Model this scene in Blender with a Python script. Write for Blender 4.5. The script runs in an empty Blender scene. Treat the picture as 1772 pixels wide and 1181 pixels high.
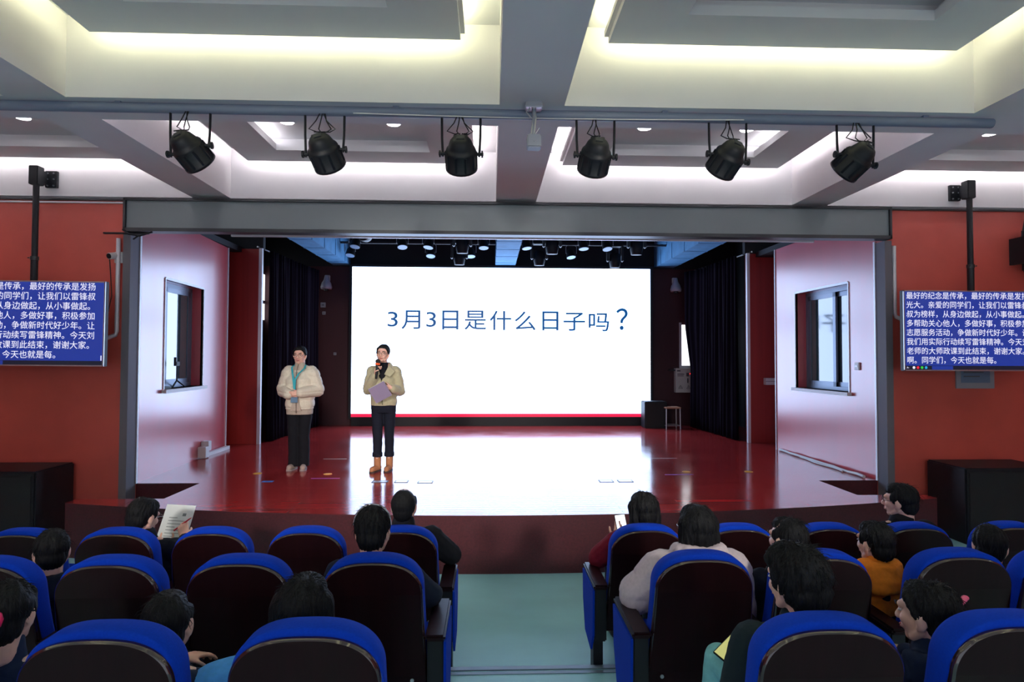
import bpy, bmesh, math, random
import numpy as np
from mathutils import Vector, Matrix, Euler, noise
PI = math.pi
random.seed(7)
SC = bpy.context.scene
COL = SC.collection
V = Vector

# ------------------------------------------------------------------ camera, world, exposure
FPX = 1050.0
cam_d = bpy.data.cameras.new('camera'); cam = bpy.data.objects.new('camera', cam_d); COL.objects.link(cam)
cam_d.sensor_width = 36.0; cam_d.lens = 36.0 * FPX / 1772.0; cam_d.clip_start = 0.05; cam_d.clip_end = 100
_y = V((848 - 886, -(619 - 590.5), -FPX)).normalized()      # the depth axis of the hall, seen from the camera
_u = V((0.004, 1, 0)); _u = (_u - _y * _u.dot(_y)).normalized()
_x = _y.cross(_u)
cam.matrix_world = Matrix.Translation((0, 0, 2.05)) @ Matrix((_x, _y, _u)).to_4x4()
SC.camera = cam
SC.view_settings.view_transform = 'Standard'; SC.view_settings.look = 'None'
SC.view_settings.gamma = 1.0; SC.view_settings.use_curve_mapping = False
SC.view_settings.exposure = 0.5
SC.cycles.use_denoising = True
SC.cycles.max_bounces = 8; SC.cycles.diffuse_bounces = 5; SC.cycles.glossy_bounces = 4
SC.cycles.sample_clamp_indirect = 6.0
wd = bpy.data.worlds.new('hall_light'); SC.world = wd; wd.use_nodes = True
bg = wd.node_tree.nodes['Background']; bg.inputs[0].default_value = (0.78, 0.84, 0.95, 1); bg.inputs[1].default_value = 0.75
SCREEN_L = 3.5          # the big screen, relative to display white
COVE_NEAR, COVE_FAR = 18.0, 30.0
DOWN_L = 12.0
KD = 2 ** -0.5          # small displays keep their own brightness at this exposure
for _x in (-2.6, 3.2):  # unseen fill spots added at the rear of the hall to brighten the stage
    _l = bpy.data.lights.new('added_stage_fill', 'SPOT'); _l.energy = 1500; _l.color = (1.0, 0.93, 0.86); _l.spot_size = math.radians(31); _l.spot_blend = 0.8; _l.shadow_soft_size = 0.35
    _o = bpy.data.objects.new('added_stage_fill', _l); COL.objects.link(_o); _o.location = (_x, -2.2, 3.75)
    _o.rotation_euler = (V((-0.6, 9.2, 1.0)) - V((_x, -2.2, 3.75))).to_track_quat('-Z', 'Y').to_euler()

# ------------------------------------------------------------------ materials
def lin(c): c /= 255.0; return c / 12.92 if c <= 0.04045 else ((c + 0.055) / 1.055) ** 2.4
def S(r, g, b): return (lin(r), lin(g), lin(b))
MATS = {}
def mat(name, col, rough=0.5, metal=0.0, spec=0.5, coat=0.0, emit=None, estr=0.0, noise_amt=0.0, noise_scale=(8, 8, 8),
        bump=0.0, bump_scale=None, coat_rough=0.08, coat_ior=1.5, sheen=0.0, sss=0.0, rough_amt=0.0):
    if name in MATS: return MATS[name]
    m = bpy.data.materials.new(name); m.use_nodes = True; MATS[name] = m
    nt = m.node_tree; b = nt.nodes['Principled BSDF']
    b.inputs['Base Color'].default_value = (*col, 1); b.inputs['Roughness'].default_value = rough
    b.inputs['Metallic'].default_value = metal; b.inputs['Specular IOR Level'].default_value = spec
    b.inputs['Coat Weight'].default_value = coat; b.inputs['Coat Roughness'].default_value = coat_rough; b.inputs['Coat IOR'].default_value = coat_ior
    b.inputs['Sheen Weight'].default_value = sheen
    if sss: b.inputs['Subsurface Weight'].default_value = sss; b.inputs['Subsurface Radius'].default_value = (0.02, 0.008, 0.005)
    if emit: b.inputs['Emission Color'].default_value = (*emit, 1); b.inputs['Emission Strength'].default_value = estr
    if noise_amt or bump or rough_amt:
        tc = nt.nodes.new('ShaderNodeTexCoord'); mp = nt.nodes.new('ShaderNodeMapping')
        nt.links.new(tc.outputs['Object'], mp.inputs[0]); mp.inputs['Scale'].default_value = noise_scale
        nz = nt.nodes.new('ShaderNodeTexNoise'); nz.inputs['Scale'].default_value = 1.0; nz.inputs['Detail'].default_value = 5
        nt.links.new(mp.outputs[0], nz.inputs['Vector'])
        if noise_amt:
            mr = nt.nodes.new('ShaderNodeMapRange'); mr.inputs[1].default_value = 0.3; mr.inputs[2].default_value = 0.7
            mr.inputs[3].default_value = 1 - noise_amt; mr.inputs[4].default_value = 1 + noise_amt
            nt.links.new(nz.outputs['Fac'], mr.inputs[0])
            mx = nt.nodes.new('ShaderNodeVectorMath'); mx.operation = 'SCALE'; mx.inputs[0].default_value = col
            nt.links.new(mr.outputs[0], mx.inputs['Scale']); nt.links.new(mx.outputs[0], b.inputs['Base Color'])
        if rough_amt:
            mr2 = nt.nodes.new('ShaderNodeMapRange'); mr2.inputs[1].default_value = 0.3; mr2.inputs[2].default_value = 0.7
            mr2.inputs[3].default_value = rough - rough_amt; mr2.inputs[4].default_value = rough + rough_amt
            nt.links.new(nz.outputs['Fac'], mr2.inputs[0]); nt.links.new(mr2.outputs[0], b.inputs['Roughness'])
        if bump:
            src = nz
            if bump_scale:
                mp2 = nt.nodes.new('ShaderNodeMapping'); nt.links.new(tc.outputs['Object'], mp2.inputs[0]); mp2.inputs['Scale'].default_value = bump_scale
                src = nt.nodes.new('ShaderNodeTexNoise'); src.inputs['Scale'].default_value = 1.0; src.inputs['Detail'].default_value = 3
                nt.links.new(mp2.outputs[0], src.inputs['Vector'])
            bp = nt.nodes.new('ShaderNodeBump'); bp.inputs['Strength'].default_value = bump; bp.inputs['Distance'].default_value = 0.01
            nt.links.new(src.outputs['Fac'], bp.inputs['Height']); nt.links.new(bp.outputs[0], b.inputs['Normal'])
    return m

M_CEIL = mat('white_ceiling_paint', (0.72, 0.71, 0.73), 0.8, noise_amt=0.02, noise_scale=(2, 2, 2))
M_REDWALL = mat('red_wall_paint', S(196, 84, 72), 0.42, noise_amt=0.12, noise_scale=(1.5, 1.5, 1.5), bump=0.05, bump_scale=(90, 90, 90))
M_PINK = mat('red_laminate', S(192, 58, 70), 0.34, spec=0.5, coat=1.0, coat_rough=0.21, coat_ior=1.75, noise_amt=0.08, noise_scale=(9, 3, 0.35), rough_amt=0.05)
M_DARKRED = mat('dark_red_laminate', S(158, 40, 36), 0.4, noise_amt=0.12, noise_scale=(14, 14, 0.3))
M_BACKWALL = mat('dark_maroon_wall', S(66, 24, 34), 0.6, noise_amt=0.12, noise_scale=(3, 3, 1))
M_CHANNEL = mat('grey_painted_channel', S(112, 110, 116), 0.6, spec=0.2)
M_FASCIA = mat('maroon_fascia_board', S(72, 23, 31), 0.45, noise_amt=0.25, noise_scale=(60, 60, 60))
M_HALLFLOOR = mat('teal_grey_vinyl', S(150, 210, 216), 0.42, noise_amt=0.07, noise_scale=(1.6, 2.4, 1), bump=0.03, bump_scale=(30, 30, 30))
M_DARKWOOD = mat('dark_polished_plywood', S(30, 10, 14), 0.34, spec=0.16, coat=0.0, noise_amt=0.2, noise_scale=(18, 4, 2))
M_EDGEWOOD = mat('polished_plywood_edge', S(44, 26, 30), 0.12, spec=0.9, coat=0.4)
M_BLUE = mat('royal_blue_upholstery', S(3, 54, 176), 0.92, spec=0.15, noise_amt=0.08, noise_scale=(140, 140, 140), bump=0.15, bump_scale=(500, 500, 500))
M_BLACKMETAL = mat('black_metal', (0.007, 0.009, 0.013), 0.5, spec=0.35)
M_DARKMETAL = mat('dark_steel', (0.05, 0.055, 0.06), 0.4, metal=0.6)
M_STEEL = mat('brushed_steel', (0.55, 0.56, 0.6), 0.35, metal=0.9)
M_ALU = mat('white_aluminium_trim', (0.75, 0.76, 0.8), 0.35, metal=0.2)
M_PLASTIC = mat('white_plastic', (0.7, 0.7, 0.7), 0.4)
M_BLACKCLOTH = mat('black_velvet', S(21, 14, 24), 0.95, spec=0.05)
M_VOID = mat('void_black', (0.014, 0.016, 0.02), 0.8)  # near-black tone stands in for the dark void above the stage
M_BEAMBLUE = mat('concrete_tinted_screen_blue', S(78, 138, 182), 0.8, noise_amt=0.15, noise_scale=(5, 5, 5), bump=0.3, bump_scale=(20, 20, 20))  # blue cast of the screen's light put into the concrete colour
M_LED = mat('led_dot_panel', S(124, 134, 136), 0.55, noise_amt=0.1, noise_scale=(250, 10, 250))
M_SCREEN = mat('lit_white_screen', (0.02, 0.02, 0.02), 0.5, emit=(0.58, 0.77, 1.15), estr=SCREEN_L)
M_SCREENTEXT = mat('lit_blue_text', (0.02, 0.02, 0.02), 0.5, emit=S(0, 78, 142), estr=KD * 1.0)
M_SCREENRED = mat('lit_red_band', (0.02, 0.02, 0.02), 0.5, emit=S(245, 24, 78), estr=KD * 1.0)
M_SCREENPALE = mat('lit_pale_marks', (0.02, 0.02, 0.02), 0.5, emit=S(240, 225, 230), estr=KD * 1.0)
M_TVBLUE = mat('lit_blue_caption_screen', (0.02, 0.02, 0.02), 0.4, emit=S(28, 56, 160), estr=KD * 0.85)
M_TVDARK = mat('lit_dark_taskbar', (0.02, 0.02, 0.02), 0.4, emit=S(12, 20, 44), estr=KD * 0.8)
M_TVTEXT = mat('lit_white_caption', (0.02, 0.02, 0.02), 0.4, emit=S(238, 236, 255), estr=KD * 1.1)
def M_ICON(n, c): return mat('lit_icon_' + n, (0.02, 0.02, 0.02), 0.4, emit=S(*c), estr=KD * 1.0)
M_COVEN = mat('cove_strip_warm', (0.5, 0.5, 0.5), 0.5, emit=(1.0, 0.985, 0.58), estr=COVE_NEAR)
M_COVEF = mat('cove_strip_white', (0.5, 0.5, 0.5), 0.5, emit=(1.0, 0.92, 0.93), estr=COVE_FAR)
M_COVET = mat('tray_strip_white', (0.5, 0.5, 0.5), 0.5, emit=(1.0, 0.97, 1.0), estr=14.0)
M_DOWN = mat('downlight_lens', (0.5, 0.5, 0.5), 0.5, emit=(1.0, 0.98, 1.0), estr=DOWN_L)
M_DAY = mat('bright_window_pane', (0.5, 0.5, 0.5), 0.5, emit=(0.95, 0.95, 1.0), estr=1.3)
M_GLASS = mat('dark_window_glass', (0.012, 0.04, 0.05), 0.05, spec=1.0, coat=1.0)
M_ALUDARK = mat('grey_window_frame', S(120, 132, 150), 0.35, metal=0.4)
M_LENS = mat('par_lamp_lens', S(150, 190, 225), 0.3, spec=0.8)
M_PAPER = mat('white_paper', (0.72, 0.76, 0.76), 0.8)
M_INK = mat('grey_ink', (0.12, 0.13, 0.14), 0.8)
M_SKIN = mat('skin', S(236, 188, 168), 0.5, sss=0.12, noise_amt=0.05, noise_scale=(30, 30, 30))
M_HAIR = mat('black_hair', (0.007, 0.0075, 0.0085), 0.62, spec=0.2, noise_amt=0.3, noise_scale=(90, 90, 12), bump=0.5, bump_scale=(220, 220, 25))
M_GLASSES = mat('spectacle_frame', (0.2, 0.16, 0.14), 0.3, metal=0.7)

def stagefloor_mat():
    m = bpy.data.materials.new('red_stage_planks'); m.use_nodes = True
    nt = m.node_tree; b = nt.nodes['Principled BSDF']
    tc = nt.nodes.new('ShaderNodeTexCoord'); mp = nt.nodes.new('ShaderNodeMapping'); nt.links.new(tc.outputs['Object'], mp.inputs[0])
    br = nt.nodes.new('ShaderNodeTexBrick'); nt.links.new(mp.outputs[0], br.inputs['Vector'])
    br.inputs['Scale'].default_value = 1.0; br.inputs['Brick Width'].default_value = 1.3; br.inputs['Row Height'].default_value = 0.09
    br.inputs['Mortar Size'].default_value = 0.0016; br.inputs['Mortar Smooth'].default_value = 0.3
    br.inputs['Color1'].default_value = (*S(156, 46, 46), 1); br.inputs['Color2'].default_value = (*S(172, 52, 50), 1); br.inputs['Mortar'].default_value = (*S(70, 16, 16), 1)
    nt.links.new(br.outputs['Color'], b.inputs['Base Color'])
    nz = nt.nodes.new('ShaderNodeTexNoise'); nz.inputs['Scale'].default_value = 1.7; nz.inputs['Detail'].default_value = 6; nt.links.new(mp.outputs[0], nz.inputs['Vector'])
    mr = nt.nodes.new('ShaderNodeMapRange'); mr.inputs[1].default_value = 0.3; mr.inputs[2].default_value = 0.7; mr.inputs[3].default_value = 0.1; mr.inputs[4].default_value = 0.17
    nt.links.new(nz.outputs['Fac'], mr.inputs[0]); nt.links.new(mr.outputs[0], b.inputs['Roughness'])
    b.inputs['Specular IOR Level'].default_value = 0.55
    bp = nt.nodes.new('ShaderNodeBump'); bp.inputs['Strength'].default_value = 0.25; bp.inputs['Distance'].default_value = 0.002
    nt.links.new(br.outputs['Fac'], bp.inputs['Height']); bp.invert = True; nt.links.new(bp.outputs[0], b.inputs['Normal'])
    return m
M_STAGE = stagefloor_mat()

# ------------------------------------------------------------------ mesh helpers
class MB:
    """collects shapes; build() links them as one mesh object"""
    def __init__(s): s.v = []; s.f = []; s.mi = []; s.sm = []
    def add(s, vs, fs, mi=0, smooth=False):
        o = len(s.v); s.v += [tuple(p) for p in vs]; s.f += [tuple(i + o for i in f) for f in fs]
        s.mi += [mi] * len(fs); s.sm += [smooth] * len(fs); return s
    def box(s, x0, x1, y0, y1, z0, z1, mi=0, bev=0.0):
        if bev:
            bm = bmesh.new(); bmesh.ops.create_cube(bm, size=1.0)
            for v in bm.verts: v.co = V((x0 + (v.co.x + .5) * (x1 - x0), y0 + (v.co.y + .5) * (y1 - y0), z0 + (v.co.z + .5) * (z1 - z0)))
            bmesh.ops.bevel(bm, geom=bm.edges[:], offset=bev, segments=2, affect='EDGES')
            bm.verts.index_update(); s.add([v.co for v in bm.verts], [[v.index for v in f.verts] for f in bm.faces], mi); bm.free(); return s
        vs = [(x, y, z) for z in (z0, z1) for y in (y0, y1) for x in (x0, x1)]
        return s.add(vs, [(0, 2, 3, 1), (4, 5, 7, 6), (0, 1, 5, 4), (2, 6, 7, 3), (0, 4, 6, 2), (1, 3, 7, 5)], mi)
    def rings(s, rs, cap0=True, cap1=True, mi=0, smooth=True, closed=False):
        n = len(rs[0]); vs = [p for r in rs for p in r]; fs = []
        for k in range(len(rs) - (0 if closed else 1)):
            a, b = k * n, ((k + 1) % len(rs)) * n
            for i in range(n): j = (i + 1) % n; fs.append((a + i, a + j, b + j, b + i))
        s.add(vs, fs, mi, smooth)
        if not closed:
            if cap0: s.add(rs[0][::-1], [tuple(range(n))], mi)
            if cap1: s.add(rs[-1], [tuple(range(n))], mi)
        return s
    def tube(s, pts, r, n=8, mi=0, closed=False):
        pts = [V(p) for p in pts]; N = len(pts); rs = []; ref = None
        for i, p in enumerate(pts):
            if closed: t = pts[(i + 1) % N] - pts[i - 1]
            else: t = pts[min(i + 1, N - 1)] - pts[max(i - 1, 0)]
            t.normalize()
            if ref is None: ref = V((0, 0, 1)) if abs(t.z) < 0.9 else V((1, 0, 0))
            a = (ref - t * ref.dot(t)).normalized(); b = t.cross(a); ref = a
            rr = r[i] if isinstance(r, (list, tuple)) else r
            rs.append([p + (a * math.cos(2 * PI * k / n) + b * math.sin(2 * PI * k / n)) * rr for k in range(n)])
        return s.rings(rs, mi=mi, closed=closed)
    def cyl(s, p0, p1, r0, r1=None, n=20, mi=0):
        return s.lathe(p0, p1, [(0, r0), (1, r0 if r1 is None else r1)], n, mi)
    def lathe(s, p0, p1, prof, n=24, mi=0):
        p0, p1 = V(p0), V(p1); t = p1 - p0; tn = t.normalized()
        a = tn.orthogonal().normalized(); b = tn.cross(a)
        return s.rings([[p0 + t * h + (a * math.cos(2 * PI * k / n) + b * math.sin(2 * PI * k / n)) * r for k in range(n)] for h, r in prof], mi=mi)
    # closed shapes for the fused bodies
    def cap(s, p0, r0, p1, r1, n=12):
        p0, p1 = V(p0), V(p1); t = p1 - p0
        tn = t.normalized() if t.length > 1e-6 else V((0, 0, 1)); a = tn.orthogonal().normalized(); b = tn.cross(a)
        prof = [(p0 + tn * (r0 * math.sin(q)), r0 * math.cos(q)) for q in (-1.45, -1.0, -0.5, 0)] + [(p1 + tn * (r1 * math.sin(q)), r1 * math.cos(q)) for q in (0, 0.5, 1.0, 1.45)]
        return s.rings([[c + (a * math.cos(2 * PI * k / n) + b * math.sin(2 * PI * k / n)) * r for k in range(n)] for c, r in prof])
    def ell(s, c, r, R=None, n=18, m=12):
        c = V(c); rs = []
        for i in range(1, m):
            q = PI * i / m - PI / 2; row = []
            for k in range(n):
                p = V((r[0] * math.cos(q) * math.cos(2 * PI * k / n), r[1] * math.cos(q) * math.sin(2 * PI * k / n), r[2] * math.sin(q)))
                row.append(c + (R @ p if R else p))
            rs.append(row)
        return s.rings(rs)
    def loft(s, rs, n=24, e=2.0):
        """rs = (cx, cy, z, rx, ry) flat-ended elliptical column"""
        out = []
        for cx, cy, z, rx, ry in rs:
            row = []
            for k in range(n):
                c, d = math.cos(2 * PI * k / n), math.sin(2 * PI * k / n)
                row.append(V((cx + rx * math.copysign(abs(c) ** (2 / e), c), cy + ry * math.copysign(abs(d) ** (2 / e), d), z)))
            out.append(row)
        return s.rings(out)
    def xform(s, M): s.v = [tuple(M @ V(p)) for p in s.v]; return s
    def mesh(s, name):
        me = bpy.data.meshes.new(name); me.from_pydata(s.v, [], s.f); me.polygons.foreach_set('material_index', s.mi); me.polygons.foreach_set('use_smooth', s.sm); me.update(); return me
    def build(s, name, m, parent=None, bevel=0.0):
        me = s.mesh(name); ob = bpy.data.objects.new(name, me); COL.objects.link(ob)
        for q in (m if isinstance(m, (list, tuple)) else [m]): me.materials.append(q)
        if parent: ob.parent = parent
        return ob

def fuse(mb, name, m, parent, voxel, smooth=3, post=None):
    """closed shapes fused into one continuous surface"""
    ob = mb.build(name, m, None)
    md = ob.modifiers.new('r', 'REMESH'); md.mode = 'VOXEL'; md.voxel_size = voxel
    if smooth: sm = ob.modifiers.new('s', 'SMOOTH'); sm.factor = 0.5; sm.iterations = smooth
    dg = bpy.context.evaluated_depsgraph_get(); me = bpy.data.meshes.new_from_object(ob.evaluated_get(dg))
    ob.modifiers.clear(); old = ob.data; ob.data = me; bpy.data.meshes.remove(old); me.name = name
    n = len(me.vertices)
    if post and n:
        co = np.empty(n * 3, np.float32); me.vertices.foreach_get('co', co); co = co.reshape(-1, 3)
        no = np.empty(n * 3, np.float32); me.vertices.foreach_get('normal', no); no = no.reshape(-1, 3)
        co = post(co.copy(), no); me.vertices.foreach_set('co', co.astype(np.float32).ravel()); me.update()
    me.polygons.foreach_set('use_smooth', [True] * len(me.polygons))
    if parent: ob.parent = parent
    return ob

def thing(name, label, cat, loc=(0, 0, 0), rz=0.0, group=None, kind=None):
    o = bpy.data.objects.new(name, None); COL.objects.link(o); o.location = loc; o.rotation_euler = (0, 0, rz); o.empty_display_size = 0.1
    o['label'] = label; o['category'] = cat
    if group: o['group'] = group
    if kind: o['kind'] = kind
    return o
def tag(o, label, cat, group=None, kind=None):
    o['label'] = label; o['category'] = cat
    if group: o['group'] = group
    if kind: o['kind'] = kind
    return o
def struct(o, label=None, cat=None):
    o['kind'] = 'structure'
    if label: o['label'] = label
    if cat: o['category'] = cat
    return o
def dup(root, loc, rz=None, label=None, group=None):
    r = root.copy(); COL.objects.link(r); r.location = loc
    if rz is not None: r.rotation_euler = (0, 0, rz)
    if label: r['label'] = label
    if group: r['group'] = group
    for ch in list(root.children):
        c = ch.copy(); COL.objects.link(c); c.parent = r
        for g in list(ch.children):
            d = g.copy(); COL.objects.link(d); d.parent = c
    return r
def text_mesh(s, size=1.0, bold=0.0):
    cu = bpy.data.curves.new('t', 'FONT'); cu.body = s; cu.size = size; cu.offset = bold
    ob = bpy.data.objects.new('t', cu); COL.objects.link(ob)
    dg = bpy.context.evaluated_depsgraph_get(); me = bpy.data.meshes.new_from_object(ob.evaluated_get(dg))
    vs = [v.co.copy() for v in me.vertices]; fs = [tuple(p.vertices) for p in me.polygons]
    bpy.data.objects.remove(ob); bpy.data.curves.remove(cu); bpy.data.meshes.remove(me)
    return vs, fs

# ------------------------------------------------------------------ the hall shell
CX = 0.30                                 # centre line of the hall
ST = 0.55                                 # height of the stage floor
mb = MB(); mb.box(-7.2, 7.8, -2.5, 7.3, -0.12, 0.0)
struct(mb.build('floor', M_HALLFLOOR), 'teal grey vinyl hall floor in front of the stage', 'floor')
PLAT = [(3.81, 0.13), (2.88, 0.225)]       # front edge and height of the seating steps
mb = MB(); mb.box(-7.2, 7.8, 2.88, 3.81, 0, 0.13); mb.box(-7.2, 7.8, -2.5, 2.88, 0, 0.225)
struct(mb.build('floor_terrace', M_HALLFLOOR), 'low vinyl floor steps under the second and third seat rows', 'floor')
mb = MB(); mb.box(-7.2, 7.8, 3.77, 3.815, 0.128, 0.137, bev=0.002); mb.box(-7.2, 7.8, 3.725, 3.755, 0.128, 0.134)
struct(mb.build('trim_1', mat('worn_nosing_metal', S(120, 135, 145), 0.45, metal=0.5)), 'metal nosing strip on the edge of the aisle step', 'trim')

ZS, ZC = 3.90, 4.49                       # beam soffit, coffer ceiling
xs = [-7.2, -6.9, CX - 3.765, CX - 3.335, CX - 0.238, CX + 0.238, CX + 3.335, CX + 3.765, 7.5, 7.8]
ys = [-2.5, -1.5, 1.45, 1.86, 4.39, 4.80, 7.15, 7.2]
mb = MB()
BAYS = []
for i in range(len(xs) - 1):
    for j in range(len(ys) - 1):
        x0, x1, y0, y1 = xs[i], xs[i + 1], ys[j], ys[j + 1]
        if i % 2 == 1 and j % 2 == 1:
            BAYS.append((x0, x1, y0, y1))
            mb.add([(x0, y0, ZC), (x1, y0, ZC), (x1, y1, ZC), (x0, y1, ZC)], [(0, 3, 2, 1)])
            for (a, b) in (((x0, y0), (x1, y0)), ((x1, y0), (x1, y1)), ((x1, y1), (x0, y1)), ((x0, y1), (x0, y0))):
                mb.add([(*a, ZS), (*b, ZS), (*b, ZC), (*a, ZC)], [(0, 1, 2, 3)])
        else:
            mb.add([(x0, y0, ZS), (x1, y0, ZS), (x1, y1, ZS), (x0, y1, ZS)], [(0, 3, 2, 1)])
struct(mb.build('ceiling', M_CEIL), 'white coffered ceiling of crossing beams above the audience', 'ceiling')
mb = MB(); mb.box(-7.2, 7.8, -2.5, 7.35, 4.8, 4.9)
struct(mb.build('ceiling_slab', M_VOID), 'roof slab above the coffers', 'ceiling')

bay_words = {}
def bay_name(x0, y0):
    col = {0: 'far left', 1: 'left', 2: 'right', 3: 'far right'}[[xs[1], xs[3], xs[5], xs[7]].index(x0)]
    row = {0: 'rear', 1: 'near', 2: 'stage-side'}[[ys[1], ys[3], ys[5]].index(y0)]
    return col, row
for (x0, x1, y0, y1) in BAYS:
    col, row = bay_name(x0, y0)
    if row == 'rear': where = 'above the audience behind the camera, %s column' % col
    elif row == 'near': where = 'in the near %s coffer, close overhead' % col
    else: where = 'in the %s coffer next to the stage' % col
    px0, px1, py0, py1 = x0 + 0.25, x1 - 0.28, y0 + 0.2, y1 - 0.14
    if col == 'right': px0, px1 = x0 + 0.30, x1 - 0.24
    t = thing('ceiling_panel', 'white dropped ceiling panel with raised centre tray ' + where, 'ceiling panel', ((px0 + px1) / 2, (py0 + py1) / 2, 4.3), group='dropped panels in the ceiling coffers', kind='structure')
    hx, hy = (px1 - px0) / 2, (py1 - py0) / 2; ix, iy = hx - 0.45, hy - 0.38
    ring = MB()
    def rect(a, b, z): return [V((-a, -b, z)), V((a, -b, z)), V((a, b, z)), V((-a, b, z))]
    # outer edge with a small upper lip, flat ring, tray walls and tray top
    rr = [rect(hx + 0.03, hy + 0.0, 0.085), rect(hx + 0.03, hy + 0.0, 0.045), rect(hx, hy, 0.045), rect(hx, hy, 0), rect(ix, iy, 0), rect(ix, iy, 0.07), rect(ix + 0.1, iy + 0.1, 0.07), rect(ix + 0.1, iy + 0.1, 0.16)]
    ring.rings(rr, cap0=False, cap1=True, smooth=False)
    ring.rings([rect(hx + 0.03, hy, 0.085), rect(ix + 0.12, iy + 0.12, 0.085), rect(ix + 0.12, iy + 0.12, 0.17)], cap0=False, cap1=True, smooth=False)
    ring.build('panel_board', M_CEIL, t)
    st = MB(); q = -0.005
    st.box(-hx + q, hx - q, hy - q - 0.02, hy - q, 0.09, 0.105); st.box(-hx + q, hx - q, -hy + q, -hy + q + 0.02, 0.09, 0.105)
    st.box(hx - q - 0.02, hx - q, -hy + q, hy - q, 0.09, 0.105); st.box(-hx + q, -hx + q + 0.02, -hy + q, hy - q, 0.09, 0.105)
    st.build('light_strip', M_COVEF if row == 'stage-side' else M_COVEN, t)
    if row == 'stage-side':
        sd_ = -1 if 'left' in col else 1; u = MB(); xa, xb = sorted((sd_ * (ix + 0.05), sd_ * (ix + 0.07)))
        u.box(xa, xb, -iy, iy, 0.075, 0.09); u.build('tray_light_strip', M_COVET, t)

# downlights in the trays
dls = [(-4.70, 6.2, 'far left tray, at the left edge of the picture'), (-2.08, 6.2, 'left tray, nearer the outer beam'), (-1.00, 6.2, 'left tray, nearer the central beam'),
       (1.60, 6.2, 'right tray, nearer the central beam'), (2.68, 6.2, 'right tray, nearer the outer beam'), (5.30, 6.2, 'far right tray, at the right edge')]
for x, y, w in dls:
    t = thing('downlight', 'round lit recessed downlight in the ' + w, 'downlight', (x, y, 4.458), group='recessed downlights')
    MB().lathe((0, 0, 0.0), (0, 0, -0.012), [(0, 0.085), (0.6, 0.085), (1, 0.078)], 28).build('trim_ring', M_PLASTIC, t)
    MB().lathe((0, 0, -0.012), (0, 0, -0.018), [(0, 0.07), (1, 0.066)], 28).build('lens', M_DOWN, t)

# front wall, header, side walls
mb = MB(); mb.box(-7.2, -4.17, 7.2, 7.36, 0, 3.87); struct(mb.build('wall_left', M_REDWALL), 'red painted wall left of the stage opening', 'wall')
mb = MB(); mb.box(4.78, 7.8, 7.2, 7.36, 0, 3.87); struct(mb.build('wall_right', M_REDWALL), 'red painted wall right of the stage opening', 'wall')
mb = MB(); mb.box(-4.17, 4.78, 7.2, 7.36, 3.52, 4.75); mb.box(-7.2, -4.17, 7.2, 7.36, 3.87, 4.75); mb.box(4.78, 7.8, 7.2, 7.36, 3.87, 4.75)
struct(mb.build('wall_header', M_CEIL), 'white bulkhead over the stage opening', 'wall')
mb = MB(); mb.box(-7.35, -7.2, -2.5, 7.36, 0, 4.8); struct(mb.build('wall_side_left', M_REDWALL), 'red side wall of the hall on the left', 'wall')
mb = MB(); mb.box(7.8, 7.95, -2.5, 7.36, 0, 4.8); struct(mb.build('wall_side_right', M_REDWALL), 'red side wall of the hall on the right', 'wall')
mb = MB(); mb.box(-7.2, -4.2, 7.17, 7.2, 3.862, 3.885); struct(mb.build('trim_2', M_DARKMETAL), 'dark line along the top of the left red wall', 'trim')
mb = MB(); mb.box(4.8, 7.8, 7.17, 7.2, 3.862, 3.885); struct(mb.build('trim_3', M_DARKMETAL), 'dark line along the top of the right red wall', 'trim')
mb = MB(); mb.box(-7.2, -4.2, 7.172, 7.2, 3.83, 3.848); struct(mb.build('trim_12', M_ALU), 'white cable strip along the top of the left red wall', 'trim')

# ------------------------------------------------------------------ the stage
R_ = (4.57 ** 2 + 0.60 ** 2) / (2 * 0.60)
def lip(x): return 5.80 + R_ - math.sqrt(R_ * R_ - (x - 0.24) ** 2)
XL, XR, NL, NR, YN, YW = -4.33, 4.81, -3.43, 4.04, 6.57, 7.36     # ends of the apron, stairwell edges, back of the apron ends, wall line
ax = [XL + (NL - XL) * k / 6 for k in range(6)] + [NL + (NR - NL) * k / 30 for k in range(31)] + [NR + (XR - NR) * k / 6 for k in range(1, 7)]
sb = MB()
for a, b in zip(ax, ax[1:]):
    yb = YW if a >= NL - 1e-6 and b <= NR + 1e-6 else YN
    sb.add([(a, lip(a), ST), (b, lip(b), ST), (b, yb, ST), (a, yb, ST)], [(0, 1, 2, 3)], 0)
    sb.add([(a, lip(a), ST), (b, lip(b), ST), (b, lip(b), ST - 0.03), (a, lip(a), ST - 0.03)], [(0, 3, 2, 1)], 1, True)
    sb.add([(a, lip(a), ST - 0.03), (b, lip(b), ST - 0.03), (b, lip(b), 0), (a, lip(a), 0)], [(0, 3, 2, 1)], 1, True)
sb.add([(-5.05, YW, ST), (NL, YW, ST), (NR, YW, ST), (5.6, YW, ST), (5.6, 13.7, ST), (-5.05, 13.7, ST)], [(0, 1, 2, 3, 4, 5)], 0)
for (p, q) in (((XL, lip(XL)), (XL, YN)), ((XL, YN), (NL, YN)), ((NL, YN), (NL, YW)), ((NL, YW), (-5.05, YW)), ((5.6, YW), (NR, YW)), ((NR, YW), (NR, YN)), ((NR, YN), (XR, YN)), ((XR, YN), (XR, lip(XR)))):
    sb.add([(*p, ST), (*q, ST), (*q, 0), (*p, 0)], [(0, 1, 2, 3)], 1)
me = sb.mesh('floor_stage')
so = bpy.data.objects.new('floor_stage', me); COL.objects.link(so); me.materials.append(M_STAGE); me.materials.append(M_FASCIA)
struct(so, 'raised red plank stage with a curved front edge', 'stage')
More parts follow.
